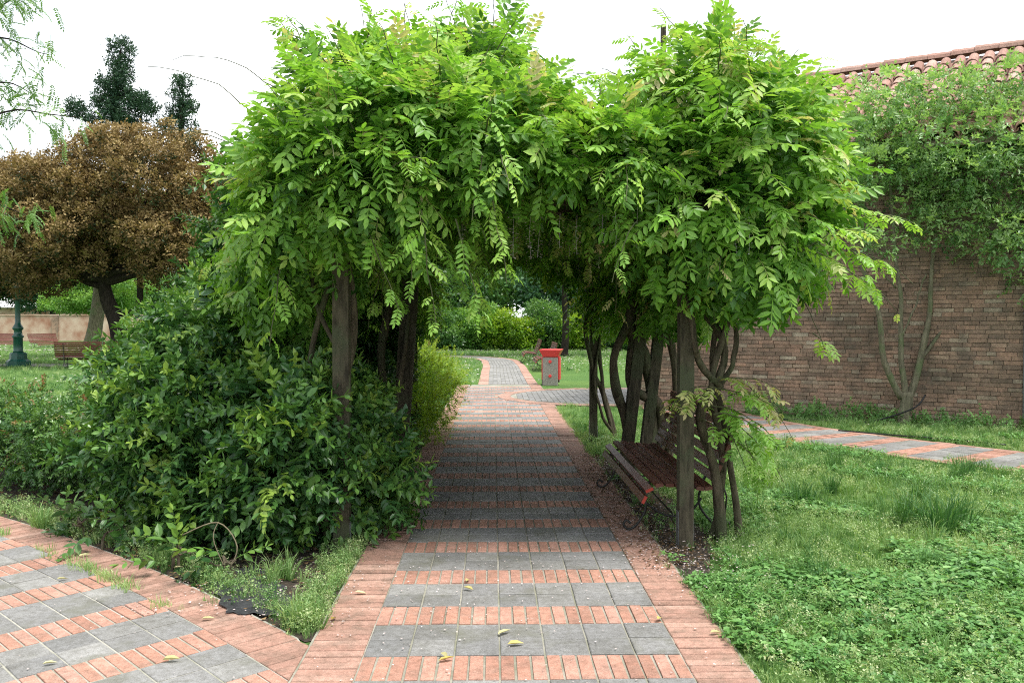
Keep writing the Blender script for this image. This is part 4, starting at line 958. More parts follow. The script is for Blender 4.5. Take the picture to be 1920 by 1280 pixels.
# conifers against the sky
tree('cypress_tree', 'taller dark conifer sticking up above the brown oak against the white sky', (-25.0, 56, 0), 19,
     [((-24.2, 56, 18.9), (.75, .7, 1.1)), ((-24.4, 56, 17.0), (1.3, 1.0, 1.1)), ((-25.6, 56, 15.2), (1.7, 1.1, .8)), ((-23.6, 56, 15.4), (1.2, 1.0, 1.2)), ((-22.7, 56, 15.3), (.8, .8, .7)), ((-24.4, 56, 13.6), (1.3, 1.2, 1.6)), ((-25.6, 56, 13.2), (1.0, 1.0, .8))],
     M['conif'], M['barkd'], .3, (1.7, .34), C20, 20, .4, .8, 'dark conifers behind the oaks', [(-24.6, 56, 0), (-24.6, 56, 9), (-24.5, 56, 17.5)], [([(-24.6, 56, 12), (-22, 56, 12.2), (-20.9, 56, 13.6)], .1, .03)], seed=21)
tree('cypress_tree', 'slimmer dark conifer to the right of the taller one above the oak', (-19.4, 56, 0), 16,
     [((-20.4, 56, 16.6), (.6, .6, .9)), ((-20.3, 56, 15.0), (.9, .8, 1.2)), ((-20.2, 56, 13.4), (.9, .8, 1.4)), ((-21.4, 56, 14.2), (.5, .5, .4))],
     M['conif'], M['barkd'], .25, (1.7, .32), C20, 20, .5, .8, 'dark conifers behind the oaks', [(-20.4, 56, 0), (-20.4, 56, 9), (-20.3, 56, 16)], seed=22)
# lamp green young tree between oak and far wall
tree('young_tree', 'small bright green tree with thin trunk in front of the far left wall', (-24.5, 52, 0), 5,
     [((-24.0, 52, 3.0), (2.2, 1.6, .9)), ((-22.6, 52, 3.6), (1.6, 1.4, .9)), ((-26.0, 52, 2.6), (1.4, 1.3, .6)), ((-23.9, 52, 4.3), (1.6, 1.4, .7))], M['bright'], M['barkg'], .07, (1.3, .42), C20, 20, .7, .6, None,
     [(-24.5, 52, 0), (-24.2, 52, 1.2), (-24, 52, 2.4)], seed=31)
# background trees
bgt = [(-34, 78, 9, 'mid', 4.5), (-26, 84, 8, 'bright', 4), (-18, 80, 9, 'mid', 4.5), (-42, 82, 10, 'blue', 5), (-11, 76, 8, 'bright', 4.2), (-50, 80, 9, 'mid', 5), (-4, 60, 9, 'blue', 4.2), (3, 64, 10, 'mid', 4.6), (9, 60, 9, 'blue', 4.4), (-9.5, 58, 8, 'mid', 4), (15, 56, 9, 'mid', 4.5), (-1.5, 52, 6, 'mid', 3.6), (4.2, 51, 6, 'blue', 3.4), (-6.5, 53, 6, 'blue', 3.6), (9.5, 51, 7, 'mid', 3.6)]
lab = ['round leafy tree far behind the left wall, by the picture edge side', 'light green tree far behind the bright young tree', 'leafy tree far behind the grey trunk', 'bluish green tree far left behind the lamp post', 'light tree far behind the tall shrub', 'outermost tree of the far left row', 'bluish green tree seen left of centre through the pergola', 'leafy tree seen at the middle of the pergola opening', 'bluish tree seen above the two side on benches', 'tree behind the golden shrub beyond the pergola', 'tree beyond the pergola behind the litter bin', 'low leafy tree behind the middle of the far shrub row', 'low bluish tree behind the farther side on bench', 'low tree behind the left half of the far shrub row', 'low tree behind the right half of the far shrub row']
for k, (x, yy, h, mt, rr_) in enumerate(bgt):
    r2 = random.Random(k); cr_ = [((x + r2.uniform(-.5, .5) * rr_, yy + r2.uniform(-.4, .4) * rr_, h * r2.uniform(.35, .75)), (rr_ * r2.uniform(.5, .7), rr_ * .55, h * r2.uniform(.18, .27))) for _ in range(4)]
    tree('background_tree', lab[k], (x, yy, 0), h, cr_, M[mt], M['barkd'], .2, (.42, .95), C40, 4.4, .5, .7, 'trees beyond the park lawns', seed=50 + k, trunk=[(x, yy, 0), (x, yy, h * .3), (x + .2, yy, h * .5)])
# tops of trees behind the roof
tree('background_tree', 'pale leafy tree top showing above the roof between the wisteria and the ridge', (14.5, 40, 0), 13, [((13.2, 40, 12.3), (1.8, 1.5, 1.1)), ((15.5, 40, 10.8), (2.4, 1.5, 1.0)), ((18.5, 40, 11.2), (1.4, 1.5, .9))], M['blue'], M['barkd'], .2, (.8, .6), C20, 12, .75, .7, 'trees beyond the park lawns', seed=71, trunk=[(14.5, 40, 0), (14.5, 40, 5), (14.5, 40, 9)])
# shrub row beyond the lawn, centre
hx = [(-5.5, 46, 2.2, 'blue'), (-3.2, 45, 2.6, 'mid'), (-1.0, 45.5, 2.5, 'bright'), (.8, 45, 2.2, 'yell'), (2.6, 45.5, 2.6, 'mid'), (4.6, 45, 2.3, 'yell'), (6.6, 45, 2.5, 'mid'), (9.0, 44, 2.6, 'mid'), (-8.0, 47, 2.4, 'mid'), (11.5, 43, 2.6, 'blue')]
hl = ['bluish shrub left in the row beyond the lawn', 'mid green shrub behind the bend of the far path', 'light green shrub at the middle of the far row', 'yellowish shrub right of the middle of the far row', 'green shrub behind the farther side on bench', 'yellow green shrub behind the litter bin', 'shrub behind the slim trunk beyond the bin', 'shrub seen beside the far right pergola post', 'shrub at the left end of the far row behind the golden shrub', 'shrub at the right end of the far row']
for k, (x, yy, h, mt) in enumerate(hx):
    v = thing('far_shrub', hl[k], 'shrub', (x, yy, 0), 'shrubs in a row beyond the lawn')
    cr_ = [((x, yy, h * .45), (1.25, 1.0, h * .48)), ((x + .5, yy - .4, h * .35), (.9, .8, h * .36)), ((x - .5, yy - .3, h * .4), (.9, .8, h * .4))]
    L = lumps(cr_, 1.5, .42, k, squash=.85); P, N = blob_points(L, 20, .7, 1.1, .7, .02); sc = Scatter(C20); d = foliage_dirs(N, .6, .3, .5)
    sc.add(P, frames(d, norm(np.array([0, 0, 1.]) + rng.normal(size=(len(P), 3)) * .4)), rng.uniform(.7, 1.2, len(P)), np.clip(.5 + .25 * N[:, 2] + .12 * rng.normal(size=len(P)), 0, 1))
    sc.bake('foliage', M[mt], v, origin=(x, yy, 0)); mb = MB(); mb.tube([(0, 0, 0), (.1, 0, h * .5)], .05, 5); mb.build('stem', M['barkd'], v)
tree('slim_tree', 'slim dark trunked tree on the lawn beyond the litter bin', (2.95, 37, 0), 8, [((3.0, 37, 5.6), (2.6, 2.2, 1.6)), ((1.0, 37.5, 5.0), (1.9, 2, 1.2)), ((5, 37, 5.0), (1.9, 2, 1.2)), ((-1.2, 38, 5.4), (1.9, 2, 1.2))], M['mid'], M['barkd'], .14, (.8, .7), C20, 14, .4, .7, None, [(2.95, 37, 0), (3.0, 37, 2), (2.95, 37, 4.2)], seed=41)

# small tree before the brick wall
wt = thing('wall_tree', 'small many stemmed tree with glossy drooping leaves growing against the brick wall', 'tree', (5.93, 12.42, 0))
ob = np.array([5.93, 12.42, 0]); mb = MB(); mb.tube(wob(spline([(0, 0, -.02), (0.01, 0, .2), (.02, 0, .46)], 8), .01, 1), [.125, .10, .095, .092, .09, .09, .095, .10], 10); mb.build('trunk', M['barkg'], wt, smooth=True)
for i, (pts, a, b_) in enumerate([([(-.05, 0, .38), (-.28, 0, .85), (-.42, 0, 1.6), (-.62, 0, 2.2), (-.9, 0, 3.0)], .052, .022), ([(-.0, -.02, .4), (-.04, 0, .9), (-.05, 0, 1.6), (-.18, 0, 2.4), (-.25, 0, 3.6)], .048, .018), ([(.05, 0, .38), (.22, 0, .9), (.34, 0, 1.5), (.38, 0, 2.2), (.5, 0, 3.6)], .055, .02),
                                  ([(.2, .05, .85), (.42, .05, 1.2), (.75, 0, 1.65), (1.0, 0, 2.1), (1.4, 0, 2.9)], .03, .013), ([(.06, .06, .4), (.3, .1, 1.0), (.45, .1, 1.9), (.7, .1, 2.6), (.9, .1, 3.4)], .04, .015), ([(-.04, .0, 1.3), (.15, 0, 1.8), (.3, 0, 2.2)], .016, .01), ([(-.42, 0, 1.7), (-.75, 0, 2.1), (-1.1, .0, 2.5)], .015, .008), ([(-.1, .1, 2.0), (-.5, .1, 2.6), (-.6, .1, 3.6)], .015, .008)]):
    m2 = MB(); m2.tube(wob(spline(pts, 20), .02, i), np.linspace(a, b_, 20), 8); m2.build('limb', M['barkg'], wt, smooth=True)
WTt = [sprig(4, .17, .085, .04, 60 + k, True, .55, (35, 60), .0012, .1, 2) for k in range(4)]
wb = [((6.3, 12.1, 3.7), (.6, .5, .4)), ((7.4, 11.9, 3.1), (.5, .5, .4)), ((5.5, 12.3, 4.15), (.75, .6, .6)), ((6.4, 12.2, 4.45), (.75, .6, .6)), ((7.2, 12.0, 4.1), (.75, .6, .7)), ((6.6, 12.0, 3.5), (.9, .6, .45)), ((7.6, 11.6, 3.2), (.7, .6, .8)), ((5.3, 12.3, 3.6), (.45, .5, .35)), ((6.15, 12.1, 3.0), (.45, .4, .3)), ((7.1, 11.7, 2.6), (.5, .4, .35)), ((7.4, 11.6, 2.1), (.25, .3, .25)), ((5.15, 12.3, 4.3), (.4, .4, .5)), ((6.9, 11.9, 4.0), (.6, .5, .5)), ((6.5, 12.2, 4.9), (.5, .4, .3)), ((5.7, 12.3, 4.75), (.4, .4, .25)), ((7.5, 11.9, 4.75), (.5, .4, .35))]
L = lumps(wb, 3.0, .27, 3, squash=.6); P, N = blob_points(L, 56, .6, 1.1, .7)
L2 = lumps([((5.9, 12.1, 2.9), (.9, .4, .6)), ((7.0, 11.8, 2.6), (.8, .4, .6)), ((5.2, 12.4, 3.0), (.35, .3, .6)), ((7.5, 11.6, 2.0), (.4, .3, .4))], .9, .17, 8, squash=.6); P2_, N2_ = blob_points(L2, 60, .6, 1.1, .7); P = np.concatenate([P, P2_]); N = np.concatenate([N, N2_]); sc = Scatter(WTt); d = foliage_dirs(N, .7, .1, .5)
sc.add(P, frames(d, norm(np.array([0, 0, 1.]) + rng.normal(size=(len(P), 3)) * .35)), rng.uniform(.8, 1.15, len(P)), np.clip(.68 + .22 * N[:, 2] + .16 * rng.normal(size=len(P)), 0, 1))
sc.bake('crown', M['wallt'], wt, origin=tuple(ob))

# feathery tree reaching in from the left
ft_dx = .30
ft_ = thing('feathery_tree', 'tree outside the left edge whose feathery light green branches reach into the sky', 'tree', (-7.2, 9.3, 0))
FT = [compound(10, .25, .038, .016, .35, 80 + k, 2) for k in range(3)]
ofr = np.array([-7.2, 9.3, 0]); mb = MB(); mb.tube(wob(spline([(0, 0, 0), (.1, 0, 2), (0, 0, 4.5), (.1, 0, 6.5)], 20), .05, 2), np.linspace(.16, .07, 20), 9); mb.build('trunk', M['barkg'], ft_, smooth=True)
sc = Scatter(FT); lm = MB()
for i, (pts) in enumerate([[(-7.2, 9.3, 3.2), (-6.2, 9.2, 3.45), (-5.4, 9.1, 3.72), (-4.75, 9.0, 3.62)], [(-7.2, 9.3, 4.0), (-6.2, 9.2, 4.5), (-5.6, 9.1, 4.75), (-5.15, 9.0, 4.95)], [(-7.1, 9.3, 4.2), (-6.0, 9.2, 4.3), (-5.5, 9.1, 4.45), (-5.1, 9.1, 4.3)], [(-7.2, 9.3, 2.6), (-6.1, 9.2, 2.85), (-5.5, 9.0, 2.75), (-5.3, 9.0, 2.6)], [(-7.1, 9.3, 4.6), (-6.2, 9.0, 5.0), (-5.5, 8.9, 4.95), (-5.2, 8.9, 4.75)], [(-7.2, 9.3, 3.3), (-6.0, 9.2, 3.9), (-5.5, 9.1, 4.0), (-5.2, 9.1, 3.85)]]):
    C = wob(spline(np.array(pts) + np.linspace(0, ft_dx, len(pts))[:, None] * np.array([1, 0, 0]), 20), .03, i); lm.tube(C - ofr, np.linspace(.022, .003, 20), 6); m = 62; q = rng.uniform(.35, 1, m); ii = q * 19; i0 = np.minimum(18, ii.astype(int)); LP = C[i0] + rng.normal(size=(m, 3)) * .10
    ld = norm((C[i0 + 1 - (i0 == 19)] - C[i0]) * 3 + rng.normal(size=(m, 3)) * .55 + np.array([0, 0, -.25])); sc.add(LP, frames(ld, norm(np.array([0, 0, 1.]) + rng.normal(size=(m, 3)) * .4)), rng.uniform(.75, 1.1, m), rng.uniform(.5, 1, m))
lm.build('limbs', M['barkd'], ft_, smooth=True); sc.bake('crown', M['mid'], ft_, origin=tuple(ofr))
# ivy at the right edge
shrub('ivy_plant', 'dark ivy climbing at the right edge above the low brick pier', 'ivy', (7.55, 11.3, .0), [((7.6, 11.35, 1.0), (.22, .2, .5)), ((7.55, 11.3, .7), (.15, .15, .3))], PT, M['priv'], 300, .3, 1)

# ================================================================ BENCHES
def make_bench(label, group):
    """faces local -X, length along Y, origin on the ground below the seat front, middle"""
    t = thing('park_bench', label, 'bench', (0, 0, 0), group); Lh = 1.05
    prof = [(0.00, .285, 62), (.035, .352, 25), (.105, .385, 6), (.175, .385, -2), (.245, .378, -6), (.315, .368, -8), (.385, .360, -8), (.445, .362, 10)]
    back = [(.485, .43, 62), (.515, .495, 64), (.545, .565, 66), (.575, .635, 68), (.60, .705, 70), (.62, .77, 74), (.625, .835, 84)]
    for i, (u, z, a) in enumerate(prof + back):
        mb = MB(); ca, sa = math.cos(R(a)), math.sin(R(a)); rot = np.array([[ca, 0, -sa], [0, 1, 0], [sa, 0, ca]])
        w = .058; V = np.array([(x, y_, z_) for y_ in (-Lh, Lh) for x, z_ in ((-w / 2, -.008), (-w / 2 + .004, .012), (w / 2 - .004, .012), (w / 2, -.008), (w / 2 - .003, -.013), (-w / 2 + .003, -.013))])
        V = V @ rot.T + np.array([u, 0, z]); n = 6
        mb.add(V, [(j, (j + 1) % n, n + (j + 1) % n, n + j) for j in range(n)] + [tuple(range(n))[::-1], tuple(range(n, 2 * n))])
        s_ = mb.build('slat', M['paintred'], t)
        if i < 2:
            mb = MB(); mb.box(np.array([u, -Lh - .001, z]), (.054, .004, .019), rot); mb.build('painted_end', M['endred'], s_)
    for sy in (-.78, .78):
        mb = MB(); y_ = sy
        rail = [(u, y_, z - .022) for u, z, a in prof] + [(u + .018, y_, z - .006) for u, z, a in back]
        mb.tube(spline(rail, 30), .010, 5)
        mb.tube(spline([(.03, y_, .33), (.06, y_, .18), (.0, y_, .06), (-.06, y_, .02), (-.10, y_, .05), (-.08, y_, .085), (-.05, y_, .06)], 26), .009, 5)
        mb.tube(spline([(.46, y_, .35), (.44, y_, .2), (.52, y_, .08), (.60, y_, .015), (.66, y_, .03), (.65, y_, .07), (.62, y_, .05)], 26), .009, 5)
        mb.tube(spline([(.04, y_, .22), (.2, y_, .12), (.36, y_, .13), (.46, y_, .24)], 16), .008, 5)
        mb.tube([(.54, y_, .55), (.64, y_, .25), (.62, y_, .04)], .007, 5)
        mb.build('iron_leg', M['iron'], t, smooth=True)
    mb = MB(); mb.tube([(.25, -.78, .13), (.25, .78, .13)], .007, 5); mb.build('stretcher', M['iron'], t)
    return t
b0 = make_bench('red slatted bench under the pergola behind the front right post', 'slatted park benches')
b0.location = (.90, 6.83, 0)
for (x, yy, rz, lb_) in [(.95, 31.5, 0, 'farther of the two side on benches right of the far path'), (1.15, 26.6, 0, 'bench side on to the far path just behind the litter bin'),
                         (-13.25, 28.3, -75, 'bench seen from behind beside the lamp post, partly hidden by shrubs'), (-12.1, 36.0, -70, 'red bench peeping over the one seen from behind'),
                         (-26.9, 46.5, 88, 'bright red bench facing the camera left of the lamp post'), (-23.9, 46.5, 168, 'dark bench seen side on just right of the lamp post')]:
    c = copy_tree(b0); c.location = (x, yy, 0); c.rotation_euler = (0, 0, R(rz)); c['label'] = lb_

# ================================================================ LITTER BIN
lbn = thing('litter_bin', 'red litter bin with pebbled concrete sides and two red discs beside the far path', 'litter bin', (1.25, 20.3, 0), rz=R(-12))
mb = MB(); mb.box((0, .17, .38), (.36, .07, .66)); mb.build('back_panel', M['concrete'], lbn)
mb = MB(); mb.box((0, -.17, .33), (.36, .07, .66)); fp_ = mb.build('front_panel', M['concrete'], lbn)
for z in (.56, .22):
    mb = MB(); mb.lathe([(.038, 0), (.038, .01), (.03, .014)], (0, 0, 0), 14); dsc = mb.build('disc', M['binred'], fp_); dsc.rotation_euler = (R(90), 0, 0); dsc.location = (.0, -.206, z)
mb = MB(); mb.box((0, 0, .40), (.43, .25, .54)); mb.build('body', M['binred'], lbn)
mb = MB(); mb.add([(-.17, -.19, .67), (.17, -.19, .67), (.17, .19, .67), (-.17, .19, .67), (-.26, -.25, .84), (.26, -.25, .84), (.26, .25, .84), (-.26, .25, .84), (-.23, -.22, .85), (.23, -.22, .85), (.23, .22, .85), (-.23, .22, .85)],
                  [(0, 3, 2, 1), (0, 1, 5, 4), (1, 2, 6, 5), (2, 3, 7, 6), (3, 0, 4, 7), (4, 5, 9, 8), (5, 6, 10, 9), (6, 7, 11, 10), (7, 4, 8, 11), (8, 9, 10, 11)]); mb.build('hood', M['binred'], lbn)
mb = MB(); mb.box((-.19, 0, .07), (.05, .2, .15)); mb.build('foot', M['iron'], lbn)

# ================================================================ LAMP POST
lp = thing('lamp_post', 'dark green cast iron lamp post with octagonal foot on the left lawn', 'lamp post', (-16.25, 29.3, 0))
mb = MB(); mb.lathe([(.38, 0), (.38, .16), (.33, .2), (.27, .24), (.26, .42), (.22, .46)], (0, 0, 0), 8); mb.build('base', M['green_paint'], lp)
mb = MB(); mb.lathe([(.17, .46), (.15, .52), (.145, .95), (.18, .98), (.18, 1.02), (.14, 1.05), (.12, 1.2), (.17, 1.26), (.17, 1.3), (.10, 1.42), (.085, 1.5), (.078, 2.6), (.105, 2.63), (.105, 2.68), (.07, 2.72), (.06, 4.6), (.1, 4.64), (.1, 4.7)], (0, 0, 0), 14); mb.build('column', M['green_paint'], lp, smooth=True)
mb = MB(); mb.lathe([(.10, 4.7), (.22, 5.05), (.24, 5.08), (.05, 5.25), (.02, 5.35)], (0, 0, 0), 8); mb.build('lantern', M['green_paint'], lp)

# ================================================================ FAR LEFT WALL
fw = thing('garden_wall', 'far plastered brick garden wall with piers behind the left lawns', 'wall', (-38, 68, 0))
mb = MB(); mb.box((0, 0, 1.0), (44, .3, 2.0)); mb.build('wall_face', M['plaster'], fw)
mb = MB(); mb.box((0, 0, 2.04), (44, .42, .08)); mb.build('coping', M['plaster'], fw)
for k in range(9):
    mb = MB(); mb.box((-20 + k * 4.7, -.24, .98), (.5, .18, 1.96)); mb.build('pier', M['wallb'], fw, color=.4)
fh = thing('far_house', 'low pale roofed building just showing over the far left wall', 'house', (-42, 95, 0))
mb = MB(); mb.box((0, 0, 1.5), (26, 8, 3.0)); mb.build('wall', M['plaster'], fh)
mb = MB(); mb.add([(-13.4, -4.4, 3.0), (13.4, -4.4, 3.0), (13.4, 4.4, 3.0), (-13.4, 4.4, 3.0), (-13.4, 0, 4.6), (13.4, 0, 4.6)], [(0, 1, 5, 4), (2, 3, 4, 5), (0, 4, 3), (1, 2, 5), (0, 3, 2, 1)]); mb.build('roof', M['fwhite'], fh)

# ================================================================ GRASS, CLOVER, LITTER
def tuft(n, h, spread, seed, w=.004, lean=.5):
    r = np.random.default_rng(seed); mb = MB()
    for i in range(n):
        a = r.uniform(0, 6.28); d = np.array([math.cos(a), math.sin(a), 0]); p = d * r.uniform(0, spread); hh = h * r.uniform(.5, 1.15); l = r.uniform(.1, lean) * hh
        a2 = r.uniform(0, 6.28); sdv = np.array([math.cos(a2), math.sin(a2), 0]) * w * r.uniform(.7, 1.2); m_ = p + d * l * .35 + np.array([0, 0, hh * .6]); e = p + d * l + np.array([0, 0, hh * (.98 - .3 * l / hh)])
        mb.add([p - sdv, p + sdv, m_ + sdv * .8, m_ - sdv * .8, e], [(0, 1, 2, 3), (3, 2, 4)], r.uniform(-.12, .12))
    return Tm.of(mb)
def clover(n, seed, h=.05, rad=.05, ls=.017):
    r = np.random.default_rng(seed); mb = MB()
    for i in range(n):
        a = r.uniform(0, 6.28); p = np.array([math.cos(a), math.sin(a), 0]) * r.uniform(0, rad); hh = h * r.uniform(.5, 1.1)
        c = p + np.array([0, 0, hh]); t = r.uniform(-.12, .12); tilt = r.normal(size=2) * .35
        for k in range(3):
            b_ = a + k * 2.094; d = np.array([math.cos(b_), math.sin(b_), 0]); d[2] = d[0] * tilt[0] + d[1] * tilt[1]; y_ = np.array([-math.sin(b_), math.cos(b_), 0]); s_ = ls * r.uniform(.8, 1.2)
            mb.add([c, c + d * s_ * .6 + y_ * s_ * .5, c + d * s_ * 1.15 + y_ * s_ * .2, c + d * s_ * 1.15 - y_ * s_ * .2, c + d * s_ * .6 - y_ * s_ * .5], [(0, 4, 3, 2, 1)], t)
    return Tm.of(mb)
def zrot(n):
    a = rng.uniform(0, 6.3, n); z = np.zeros(n); t = rng.normal(size=(n, 2)) * .12
    Rz = np.stack([np.stack([np.cos(a), -np.sin(a), t[:, 0]], 1), np.stack([np.sin(a), np.cos(a), t[:, 1]], 1), np.stack([-t[:, 0], -t[:, 1], z + 1], 1)], 1); return Rz
def vnoise(x, y_, s=1.0, o=0.0):
    return (np.sin(x * 2.3 * s + 1.1 * np.sin(y_ * 1.7 * s + o) + o) + np.sin(y_ * 2.9 * s + 1.4 * np.sin(x * 1.3 * s + 2 * o)) + np.sin((x + y_) * 4.1 * s + o)) / 3
near_r = np.stack([np.interp(np.linspace(0, 89, 400), np.arange(90), cen[:, 0]), np.interp(np.linspace(0, 89, 400), np.arange(90), cen[:, 1])], 1)
def off_path(x, y_, m=0.0):
    ok = (np.abs(x) > HW + BW + .01 + m) | (y_ > 20.3)
    ok &= ~((np.hypot(x - CX, y_ - CY) < RR + .01 + m) & (x < -.9) & (y_ < 12))
    d = np.full(len(x), 9.)
    for i in range(0, 400, 4): d = np.minimum(d, np.hypot(x - near_r[i, 0], y_ - near_r[i, 1]))
    ok &= d > hw2 + .0 + m
    ok &= ~((x > 0) & (x < 6.5) & (y_ > 15.1 - m) & (y_ < 19.1 + m) & ((x > 1.95) | ((x - 1.95) ** 2 + (y_ - 17.1) ** 2 < 4)))
    dd = np.full(len(x), 9.)
    for i in range(0, 60): dd = np.minimum(dd, np.hypot(x - cf[i, 0], y_ - cf[i, 1]))
    ok &= (dd > .75) | (y_ < 20)
    q = (x - W0[0]) * wnrm[0] + (y_ - W0[1]) * wnrm[1]
    ok &= (q > .02) | (x < 1) | (y_ > 25)
    if m == 0: ok &= ~((x > .9) & (x < 1.42 - .12 * np.abs(y_ - 6.6)) & (y_ > 4.9) & (y_ < 9.6) & (np.sin(x * 41 + y_ * 17) * np.sin(y_ * 29 - x * 13) > -.75))
    return ok
def in_bed(x, y_): return (x < -.98) & (x > -8.4) & (y_ < 12.6) & (np.hypot(x - CX, y_ - CY) > RR)
GT = [tuft(11, .085, .035, k, .0028, .7) for k in range(4)] + [tuft(9, .05, .03, 9 + k, .0025, .8) for k in range(3)]
GL = [tuft(16, .19, .03, 30 + k, .0035, .95) for k in range(4)]
CT = [clover(12, k, .055, .055, .013) for k in range(4)]
TT_ = Scatter([tuft(46, .34, .07, 70 + k, .0035, 1.0) for k in range(3)])
BW_ = []
for k in range(4):
    r_ = random.Random(k); mb = MB()
    for i in range(9):
        a = r_.uniform(0, 6.28); h = r_.uniform(.02, .08); p = (math.cos(a) * r_.uniform(0, .04), math.sin(a) * r_.uniform(0, .04), h); leaflet(mb, p, (math.cos(a), math.sin(a), r_.uniform(-.3, .3)), (r_.uniform(-.3, .3), r_.uniform(-.3, .3), 1), r_.uniform(.03, .05), r_.uniform(.02, .03), r_.uniform(-.1, .1), .3, .2)
    BW_.append(Tm.of(mb))
bw = Scatter(BW_)
def seedy(n, seed):
    r = np.random.default_rng(seed); mb = MB()
    for i in range(n):
        a = r.uniform(0, 6.28); d = np.array([math.cos(a), math.sin(a), 0]); h = r.uniform(.05, .11); e = d * r.uniform(.01, .05) + np.array([0, 0, h]); p = d * r.uniform(0, .03); sdv = np.array([-d[1], d[0], 0]) * .0012
        mb.add([p - sdv, p + sdv, e], [(0, 1, 2)], -.2)
        for k in range(5):
            q = e + r.normal(size=3) * .009; w = r.normal(size=3) * .004; u = r.normal(size=3) * .004; mb.add([q, q + w, q + w + u, q + u], [(0, 1, 2, 3)], .15)
    return Tm.of(mb)
ST = [seedy(12, k) for k in range(4)]; ss = Scatter(ST)
gs = Scatter(GT); gl = Scatter(GL); cs = Scatter(CT)
def field(x0, x1, y0, y1, n, sc, z=-.012, smin=.8, smax=1.2, cond=None, t=None):
    x = rng.uniform(x0, x1, n); y_ = rng.uniform(y0, y1, n); ok = off_path(x, y_) & ~in_bed(x, y_) & (np.abs((x + .13) / (y_ + 1.5) - .02) < .85)
    if cond is not None: ok &= cond(x, y_)
    x, y_ = x[ok], y_[ok]; tt = t(x, y_) if t else rng.normal(.5, .12, len(x))
    sc.add(np.stack([x, y_, np.full(len(x), z)], 1), zrot(len(x)), rng.uniform(smin, smax, len(x)), np.clip(tt, 0, 1))
tn = lambda x, y_: .48 + .28 * vnoise(x, y_, .9, 1.0) + rng.normal(0, .13, len(x))
field(.95, 8.5, 2.2, 13.5, 22000, gs, t=tn, smin=.6, smax=1.2)
field(.95, 7.5, 2.2, 11.5, 6500, ss, cond=lambda x, y_: vnoise(x, y_, .8, 5.0) > -.25, t=lambda x, y_: rng.normal(.55, .15, len(x)), smin=.6, smax=1.2)
field(.98, 7.5, 3.0, 12.5, 2600, gl, cond=lambda x, y_: vnoise(x, y_, 1.6, 2.2) > .1, t=lambda x, y_: rng.normal(.35, .12, len(x)), smin=.5, smax=1.0)
field(.98, 7.0, 2.2, 11, 11000, cs, cond=lambda x, y_: (vnoise(x, y_, 1.1, 4.0) + .9 * np.exp(-((x - 2.4) ** 2 + (y_ - 3.8) ** 2) / 2.0)) > .2, t=lambda x, y_: rng.normal(.5, .18, len(x)), smin=.8, smax=1.4)
TQ = np.array([(3.05, 6.0), (3.2, 6.15), (2.95, 6.2), (3.5, 7.1), (3.7, 8.2), (4.3, 8.0), (4.5, 8.1), (2.0, 8.2), (2.15, 8.4), (2.4, 7.0), (1.55, 7.4), (2.9, 7.4), (3.3, 8.6), (2.3, 9.0), (1.75, 4.9), (2.5, 5.0)])
TQ = np.repeat(TQ, 3, 0) + rng.normal(0, .05, (len(TQ) * 3, 2))
TT_.add(np.c_[TQ, np.full(len(TQ), -.012)], zrot(len(TQ)), rng.uniform(.5, .9, len(TQ)) + .25 * (np.arange(len(TQ)) < 9), rng.normal(.12, .07, len(TQ)))
field(1.0, 4.6, 3.0, 6.2, 2600, bw, cond=lambda x, y_: vnoise(x, y_, 1.0, .3) + .8 * np.exp(-((x - 2.3) ** 2 + (y_ - 3.9) ** 2) / 1.2) > .35, t=lambda x, y_: rng.normal(.5, .2, len(x)), smin=.8, smax=1.3)
field(-7, 7, 11, 20, 7000, gs, smin=.9, smax=1.5, t=tn)
field(-30, 14, 19, 46, 16000, gs, smin=1.2, smax=2.2, t=tn)
field(-11, -1, 9, 22, 6500, gs, smin=.9, smax=1.5, t=tn)
# tufts along the bed edge and in the joints of the left path
n = 330; th = rng.uniform(R(42.3), R(56), n); rr_ = RR + .06 + np.abs(rng.normal(0, .10, n)); P2 = np.stack([CX + rr_ * np.cos(th), CY + rr_ * np.sin(th), np.full(n, -.006)], 1); P2 = P2[P2[:, 0] < -1.0]; gs.add(P2, zrot(len(P2)), rng.uniform(.5, 1.1, len(P2)), rng.normal(.6, .2, len(P2)))
ss.add(P2 + rng.normal(0, .05, P2.shape) * np.array([1, 1, 0]), zrot(len(P2)), rng.uniform(.6, 1.2, len(P2)), rng.normal(.4, .2, len(P2)))
for thc in (44.9, 46.2, 46.8, 47.3, 48.2, 48.9, 49.6, 51.6, 52.9, 54.0, 46.5, 47.0, 47.7, 48.0):
    n = 9; th = rng.normal(R(thc), .0035, n); rr_ = RR - BW + rng.normal(0, .025, n); gs.add(np.stack([CX + rr_ * np.cos(th), CY + rr_ * np.sin(th), np.full(n, .0)], 1), zrot(n), rng.uniform(.5, .95, n), rng.normal(.72, .1, n))
n = 260; P2 = np.stack([-.99 - np.abs(rng.normal(0, .09, n)), rng.uniform(4.05, 6.2, n), np.full(n, -.006)], 1); gs.add(P2, zrot(n), rng.uniform(.4, .9, n), rng.normal(.7, .2, n)); ss.add(P2, zrot(n), rng.uniform(.6, 1.1, n), rng.normal(.4, .2, n))
for (cx_, cy_) in ((-1.42, 4.95), (-1.38, 5.02), (-3.45, 6.25), (-2.15, 5.3), (-1.12, 4.3), (-1.05, 4.15)):
    n = 8; gl.add(np.stack([cx_ + rng.normal(0, .05, n), cy_ + rng.normal(0, .04, n), np.full(n, -.006)], 1), zrot(n), rng.uniform(.6, 1.15, n), rng.normal(.55, .12, n))
